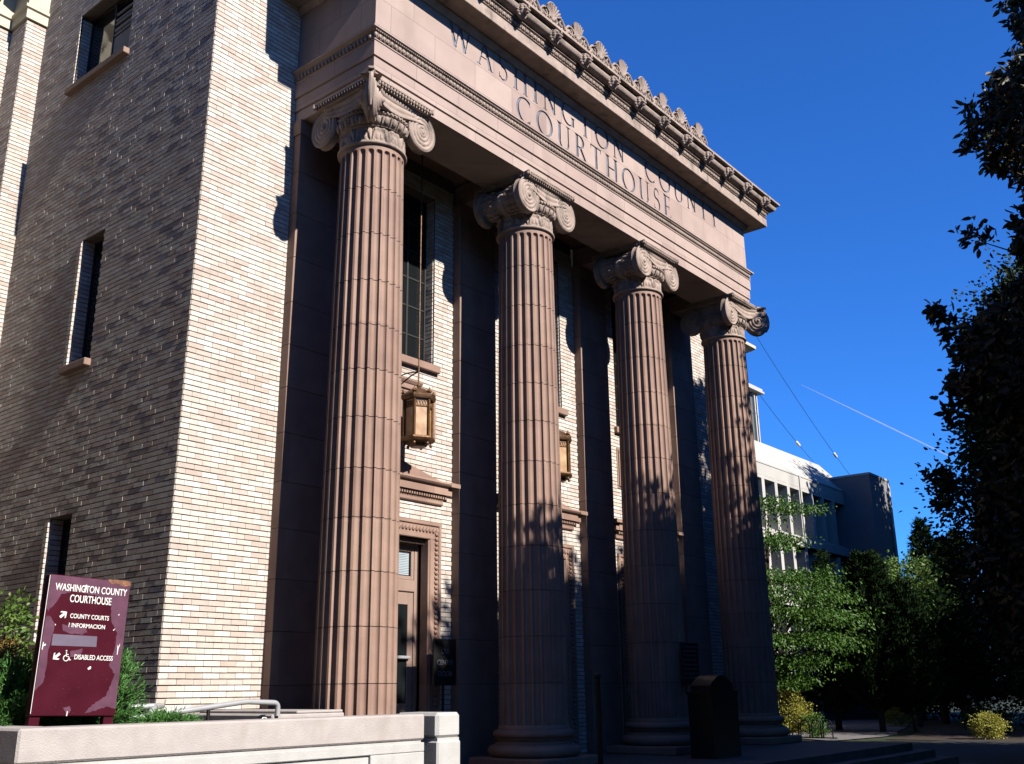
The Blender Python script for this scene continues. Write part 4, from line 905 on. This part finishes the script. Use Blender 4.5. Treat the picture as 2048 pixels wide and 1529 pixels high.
# dogwood lit by the sun: layered sprays
def layered():
    loc=(27,6.6,G); root=empty('dogwood_tree',loc); cs=[];ds=[]
    lay=[(8.6,1.5,2.4),(7.4,1.7,1.9),(5.9,2.7,2.6),(5.2,3.4,3.0),(4.5,3.5,3.3),(3.6,3.2,3.2),(2.8,2.7,2.6),(2.1,2.0,2.0)]
    for z,rx,ry in lay:
        for s in range(int(26*rx*ry/4)):
            a=NR.uniform(0,2*PI); r_=NR.uniform(.15,1)**.6; cx,cy=rx*r_*math.cos(a),ry*r_*math.sin(a); n=70
            p=NR.normal(0,1,(n,3))*[.38,.38,.10]+[cx,cy,z+NR.normal(0,.12)-.28*r_**2]; cs.append(p); ds.append(np.tile([math.cos(a)*.5,math.sin(a)*.5,-.55],(n,1)))
    me=leaves_mesh('crown',np.vstack(cs),np.vstack(ds),.13,.075,M['l_dog'],jit=.45,fold=.2); o=bpy.data.objects.new('crown',me); col.objects.link(o); o.parent=root
    mb=MB(); limbs(mb,(0,0,-.1),8.2,.14,[tuple(c[0]) for c in cs[::9]]); mb.build('trunk',M['bark'],root,smooth=60)
    tag(root,'sunlit green dogwood with layered branches beside the last column','tree')
layered()
def conifer(loc,h,rad,label,m='l_pine',L=.20,Wd=.03,dens=1.0,name='conifer_tree',up=.35,top=.0):
    root=empty(name,loc); cs=[];ds=[]; mb=MB(); mb.tube([(0,0,-.1),(0,0,h*.5),(0,0,h*.98)],[h*.02,h*.012,.01],8)
    nb=int(h*13*dens)
    for i in range(nb):
        t=(i+.5)/nb; z=h*(.08+.9*t); rr=rad*(1-t)**.75*NR.uniform(.75,1.15)+top; a=i*2.4+NR.uniform(-.3,.3)
        e=np.array([rr*math.cos(a),rr*math.sin(a),z+up*rr]); s=np.array([0,0,z]); mb.tube([s,(s+e)/2+[0,0,-.05*rr],e],[.035,.02,.006],4,cap=False)
        k=int((40+120*rr)*dens); u=NR.uniform(.15,1,k)[:,None]; p=s+(e-s)*u+NR.normal(0,1,(k,3))*[.09,.09,.06]*(1.2-.4*u)
        cs.append(p); dd=(e-s)/np.linalg.norm(e-s); ds.append(np.tile(dd+[0,0,.25],(k,1))+NR.normal(0,.5,(k,3)))
    me=leaves_mesh('crown',np.vstack(cs),np.vstack(ds),L,Wd,M[m],jit=.3,fold=.1,curve=.1); o=bpy.data.objects.new('crown',me); col.objects.link(o); o.parent=root
    mb.build('trunk',M['bark'],root); tag(root,label,'tree')
conifer((33,6.6,G),7.6,1.9,'dark conifer tip rising behind the dogwood')
conifer((32,4.4,G),6.9,1.5,'broad bushy pine in front of the stair tower',L=.2,Wd=.05,dens=1.5,up=.9,top=.35)
conifer((32.6,3.3,G),5.7,1.2,'shorter bushy pine right of the broad one',L=.2,Wd=.05,dens=1.4,up=.9,top=.3)
conifer((42,5.0,G),9.9,2.3,'pointed dark spruce standing in the open sky gap',L=.24,Wd=.05)
conifer((40,2.9,G),8.9,2.6,'dark spruce close behind the pointed one',L=.24,Wd=.05)
tree('broadleaf_tree',(48.8,-1,G),[(0,0,14,4.4,4.2,10),(0,0,7,4.4,4.2,6)],1500,45,.7,.4,.28,M['l_dark'],'tallest dark tree, added unseen behind the magnolia to shade the office building',tr=.4,shell=.3)  # this tree and the next are added, hidden, to shade the office front
tree('broadleaf_tree',(57.5,-.5,G),[(0,0,13,4.6,4.2,9)],900,45,.8,.4,.28,M['l_dark'],'second tall dark tree, added unseen behind the magnolia for shade, farther off',tr=.4,shell=.3)
conifer((46.5,5.4,G),9.5,1.8,'dark spruce in front of the stair tower corner',L=.3,Wd=.06)
tree('maple_tree',(38,4.9,G),[(0,0,6.4,1.5,1.7,1.0),(0,-.2,5.4,1.9,2.0,1.0)],160,45,.28,.13,.09,M['l_lime'],'small light green tree top beside the dark spruce',tr=.1)
tree('broadleaf_tree',(41,-.6,G),[(0,0,2.8,2.6,3.0,2.8)],420,45,.45,.16,.09,M['l_dark'],'rounded dark shrub tree behind the garden path',tr=.15)
tree('broadleaf_tree',(48,8.0,G),[(0,0,2.6,2.6,3.2,2.6)],320,45,.45,.18,.1,M['l_dark'],'dark undergrowth tree below the stair tower',tr=.15)
tree('broadleaf_tree',(31,9.6,G),[(0,0,2.2,2.4,1.6,2.2)],260,45,.4,.14,.08,M['l_dark'],'dark hedge tree behind the dogwood trunk',tr=.1)
# golden shrubs
tree('golden_shrub',(27,6.0,G),[(0,.1,1.0,.75,.6,.75),(0,-.35,.7,.6,.45,.55)],70,60,.13,.07,.04,M['l_yel'],'large golden shrub beside the last column and the bicycle rack','shrub',tr=.03,group='golden shrubs in the garden')
tree('golden_shrub',(28,-.65,G),[(0,0,.45,.5,.5,.42)],60,50,.10,.07,.03,M['l_yel'],'small golden shrub lit in the dark bed at lower right','shrub',tr=.02,group='golden shrubs in the garden')
tree('golden_shrub',(38,5.8,G),[(0,0,.45,.5,.6,.4)],50,40,.10,.08,.035,M['l_yel'],'distant golden shrub at the far edge of the path','shrub',tr=.02,group='golden shrubs in the garden')
tree('green_shrub',(26.6,4.9,G),[(0,0,.45,.4,.4,.4)],40,40,.10,.06,.035,M['l_dog'],'small green shrub between the golden shrub and the rack','shrub',tr=.02)
# flowering shrub with pale heads
tree('hydrangea',(31,.1,G),[(0,0,.6,.6,.7,.5)],45,45,.14,.10,.06,M['l_dark'],'dark hydrangea with pale flower heads at the right','shrub',tr=.02)
hy=bpy.data.objects['hydrangea']; mb=MB()
for p in((-.3,.5,1.35),(-.2,-.3,1.30),(0,-.9,1.32),(-.35,.1,1.15)):
    for k in range(24): d=Vector(NR.normal(0,1,3)).normalized()*.065; mb.sphere((p[0]+d.x,p[1]+d.y,p[2]+d.z*.7),.018,5,4)
mb.build('flower_head',mat('pale_petal',(.14,.17,.2),.6,.1,9),hy)
# junipers in the planter next to the sign
def juniper(loc,r_,h,n,label,m='l_jun',lean=(0,0)):
    root=empty('juniper_shrub',loc); cs=[];ds=[]; mb=MB()
    for i in range(n):
        a=NR.uniform(0,2*PI); el=NR.uniform(.15,1.3); L=NR.uniform(.6,1); P=[]
        tx,ty,tz=r_*L*math.cos(a)*math.cos(el)+lean[0]*L,r_*L*math.sin(a)*math.cos(el)+lean[1]*L,h*L*math.sin(el)
        for k in range(7): u=k/6; P.append(Vector((tx*u,ty*u,tz*(1.25*u-.25*u**3)+.02)))
        mb.tube(P,[.010-.0012*k for k in range(7)],4,cap=False)
        q=np.array([tuple(p) for p in P]); k=150; u=NR.uniform(.2,1,k)*5.99; j=u.astype(int); f=(u-j)[:,None]; p=q[j]*(1-f)+q[j+1]*f
        p+=NR.normal(0,.028,(k,3)); cs.append(p); dd=(q[j+1]-q[j]); dd/=np.linalg.norm(dd,axis=1)[:,None]; ds.append(dd*1.2+NR.normal(0,.45,(k,3)))
    me=leaves_mesh('foliage',np.vstack(cs),np.vstack(ds),.055,.009,M[m],jit=.2,fold=.1,curve=.3); o=bpy.data.objects.new('foliage',me); col.objects.link(o); o.parent=root
    mb.build('stem',M['bark'],root); tag(root,label,'shrub','junipers around the sign'); return root
juniper((-4.76,-1.75,.8),.5,.84,110,'upright green juniper directly right of the maroon sign')
juniper((-4.25,-2.1,.8),.36,.2,50,'low juniper sprays in front of the pipe rails')
juniper((-5.55,-1.5,.8),.60,.78,130,'juniper behind the left edge of the maroon sign')
tree('leafy_shrub',(-5.22,-.6,.8),[(-.08,0,.95,.26,.3,.48),(.1,.0,.55,.35,.35,.4)],60,34,.09,.055,.03,M['l_lime'],'light green leafy shrub at the left edge behind the junipers','shrub',tr=.02)
tree('rusty_shrub',(-5.50,-1.3,.8),[(0,0,.62,.13,.13,.25)],30,40,.05,.04,.014,M['l_rust'],'orange-brown tuft of shrub left of the sign','shrub',tr=.01)
# bicycle rack
BR=empty('bicycle_rack',(26,4.7,G)); tag(BR,'dark hooped metal bicycle rack beside the golden shrub','bicycle rack')
mb=MB()
for k in range(4):
    y=-.75+.42*k; mb.tube([(-.1,y,0),(-.1,y,.45)]+[(-.1,y+.17-.17*math.cos(t),.45+.2*math.sin(t)) for t in [PI*i/8 for i in range(9)]]+[(-.1,y+.34,0)],.022,6)
mb.build('hoops',M['iron'],BR); mb=MB(); mb.tube([(-.1,-.9,.06),(-.1,1.0,.06)],.02,6); mb.build('rail',M['iron'],BR)
# ------------------------------------------------------------------ trees out of frame that shade the porch and the lawn
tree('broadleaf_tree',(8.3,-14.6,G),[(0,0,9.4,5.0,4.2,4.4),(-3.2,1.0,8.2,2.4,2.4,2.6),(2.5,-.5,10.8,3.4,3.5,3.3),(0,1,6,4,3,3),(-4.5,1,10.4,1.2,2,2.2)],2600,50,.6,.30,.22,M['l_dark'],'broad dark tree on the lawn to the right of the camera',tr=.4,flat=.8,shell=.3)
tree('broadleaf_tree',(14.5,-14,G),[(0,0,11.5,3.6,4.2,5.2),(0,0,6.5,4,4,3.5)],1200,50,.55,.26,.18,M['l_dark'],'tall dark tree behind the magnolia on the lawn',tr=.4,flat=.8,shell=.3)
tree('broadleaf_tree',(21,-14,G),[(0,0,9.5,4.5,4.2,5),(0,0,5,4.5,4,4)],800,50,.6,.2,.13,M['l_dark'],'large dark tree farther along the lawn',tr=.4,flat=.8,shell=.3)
for i,(x,y,s) in enumerate(((33.8,-10.5,1.0),(40,-10,1.2),(48,-8,1.5),(57,-4,1.7))):  # nearest tree is added out of view to shade the pines
    tree('broadleaf_tree',(x,y,G),[(0,0,8*s,4.8*s,4.5*s,5*s),(0,0,4,4.5*s,4*s,4)],600,50,.6*s,.22*s,.14*s,M['l_dark'],['added unseen tree that shades the pines, nearest of the far row','dark tree beyond the lawn, second of the far row','dark tree beyond the lawn, third of the far row','dark tree beyond the lawn, last of the far row'][i],tr=.35*s,flat=.8,shell=.3)
for i,(x,y,s) in enumerate(((-16.5,-3,1.7),(-15.5,6,1.9),(-15.5,16,1.9),(-10,-24,1.0),(1,-25,1.05),(-20,-20,1.2),(8,-22,1.35),(18,-23,1.5))):  # unseen trees added to block sky light on the side wall and porch
    tree('sky_block_tree',(x,y,G),[(0,0,7*s,4.4*s,4.6*s,4.2*s),(0,0,4*s,3.6*s,4*s,3*s)],420,45,.6*s,.26*s,.17*s,M['l_dark'],['added sky-blocking tree west of the side wall, nearest','added sky-blocking tree west of the side wall, in the middle','added sky-blocking tree west of the side wall, farthest','added sky-blocking tree across the road, left','added sky-blocking tree across the road, right','added sky-blocking tree at the road corner','added sky-blocking tree opposite the porch','added sky-blocking tree opposite the right end of the porch'][i],tr=.3*s,flat=.8,shell=.3)
# ------------------------------------------------------------------ ground
mb=MB(); mb.add([(-3000,-3000,G),(3000,-3000,G),(3000,3000,G),(-3000,3000,G)],[(0,1,2,3)]); tag(mb.build('ground',M['grass']),kind='structure')
mb=MB(); mb.box((-22,-6.5,G-.1),(14.9,-3.0,G+.03));  tag(mb.build('pavement',M['path']),kind='structure')
mb=MB(); mb.box((-14,-2.998,G-.1),(-6.05,25,G+.03)); tag(mb.build('bounce_pavement',M['bounce_ground']),kind='structure')  # unseen strip added to bounce warm light onto the side wall
mb=MB(); mb.add([(14.9,-6.4,G+.03),(26,-5.4,G+.03),(26.5,-.2,G+.03),(23,4.8,G+.03),(28,6.6,G+.03),(22,8,G+.03),(14.9,1.4,G+.03)],[tuple(range(7))]); tag(mb.build('plaza',M['asph']),kind='structure')
pp=[(24.5,3.4),(28.5,3.0),(30.5,3.3),(32,3.9),(36,4.9),(45,7.6),(48,9.5),(45.5,11.9),(36,9.4),(28.3,6.7),(26,5.4)]
mb=MB(); mb.add([(x,y,G+.036) for x,y in pp],[tuple(range(len(pp)))]); tag(mb.build('path',M['path']),kind='structure')
mb=MB(); mb.add([(26.6,-9,G+.02),(60,-6,G+.02),(60,11,G+.02),(30,2.6,G+.02),(26.6,2.4,G+.02)],[(0,1,2,3,4)]); tag(mb.build('garden_bed',M['soil']),kind='structure')
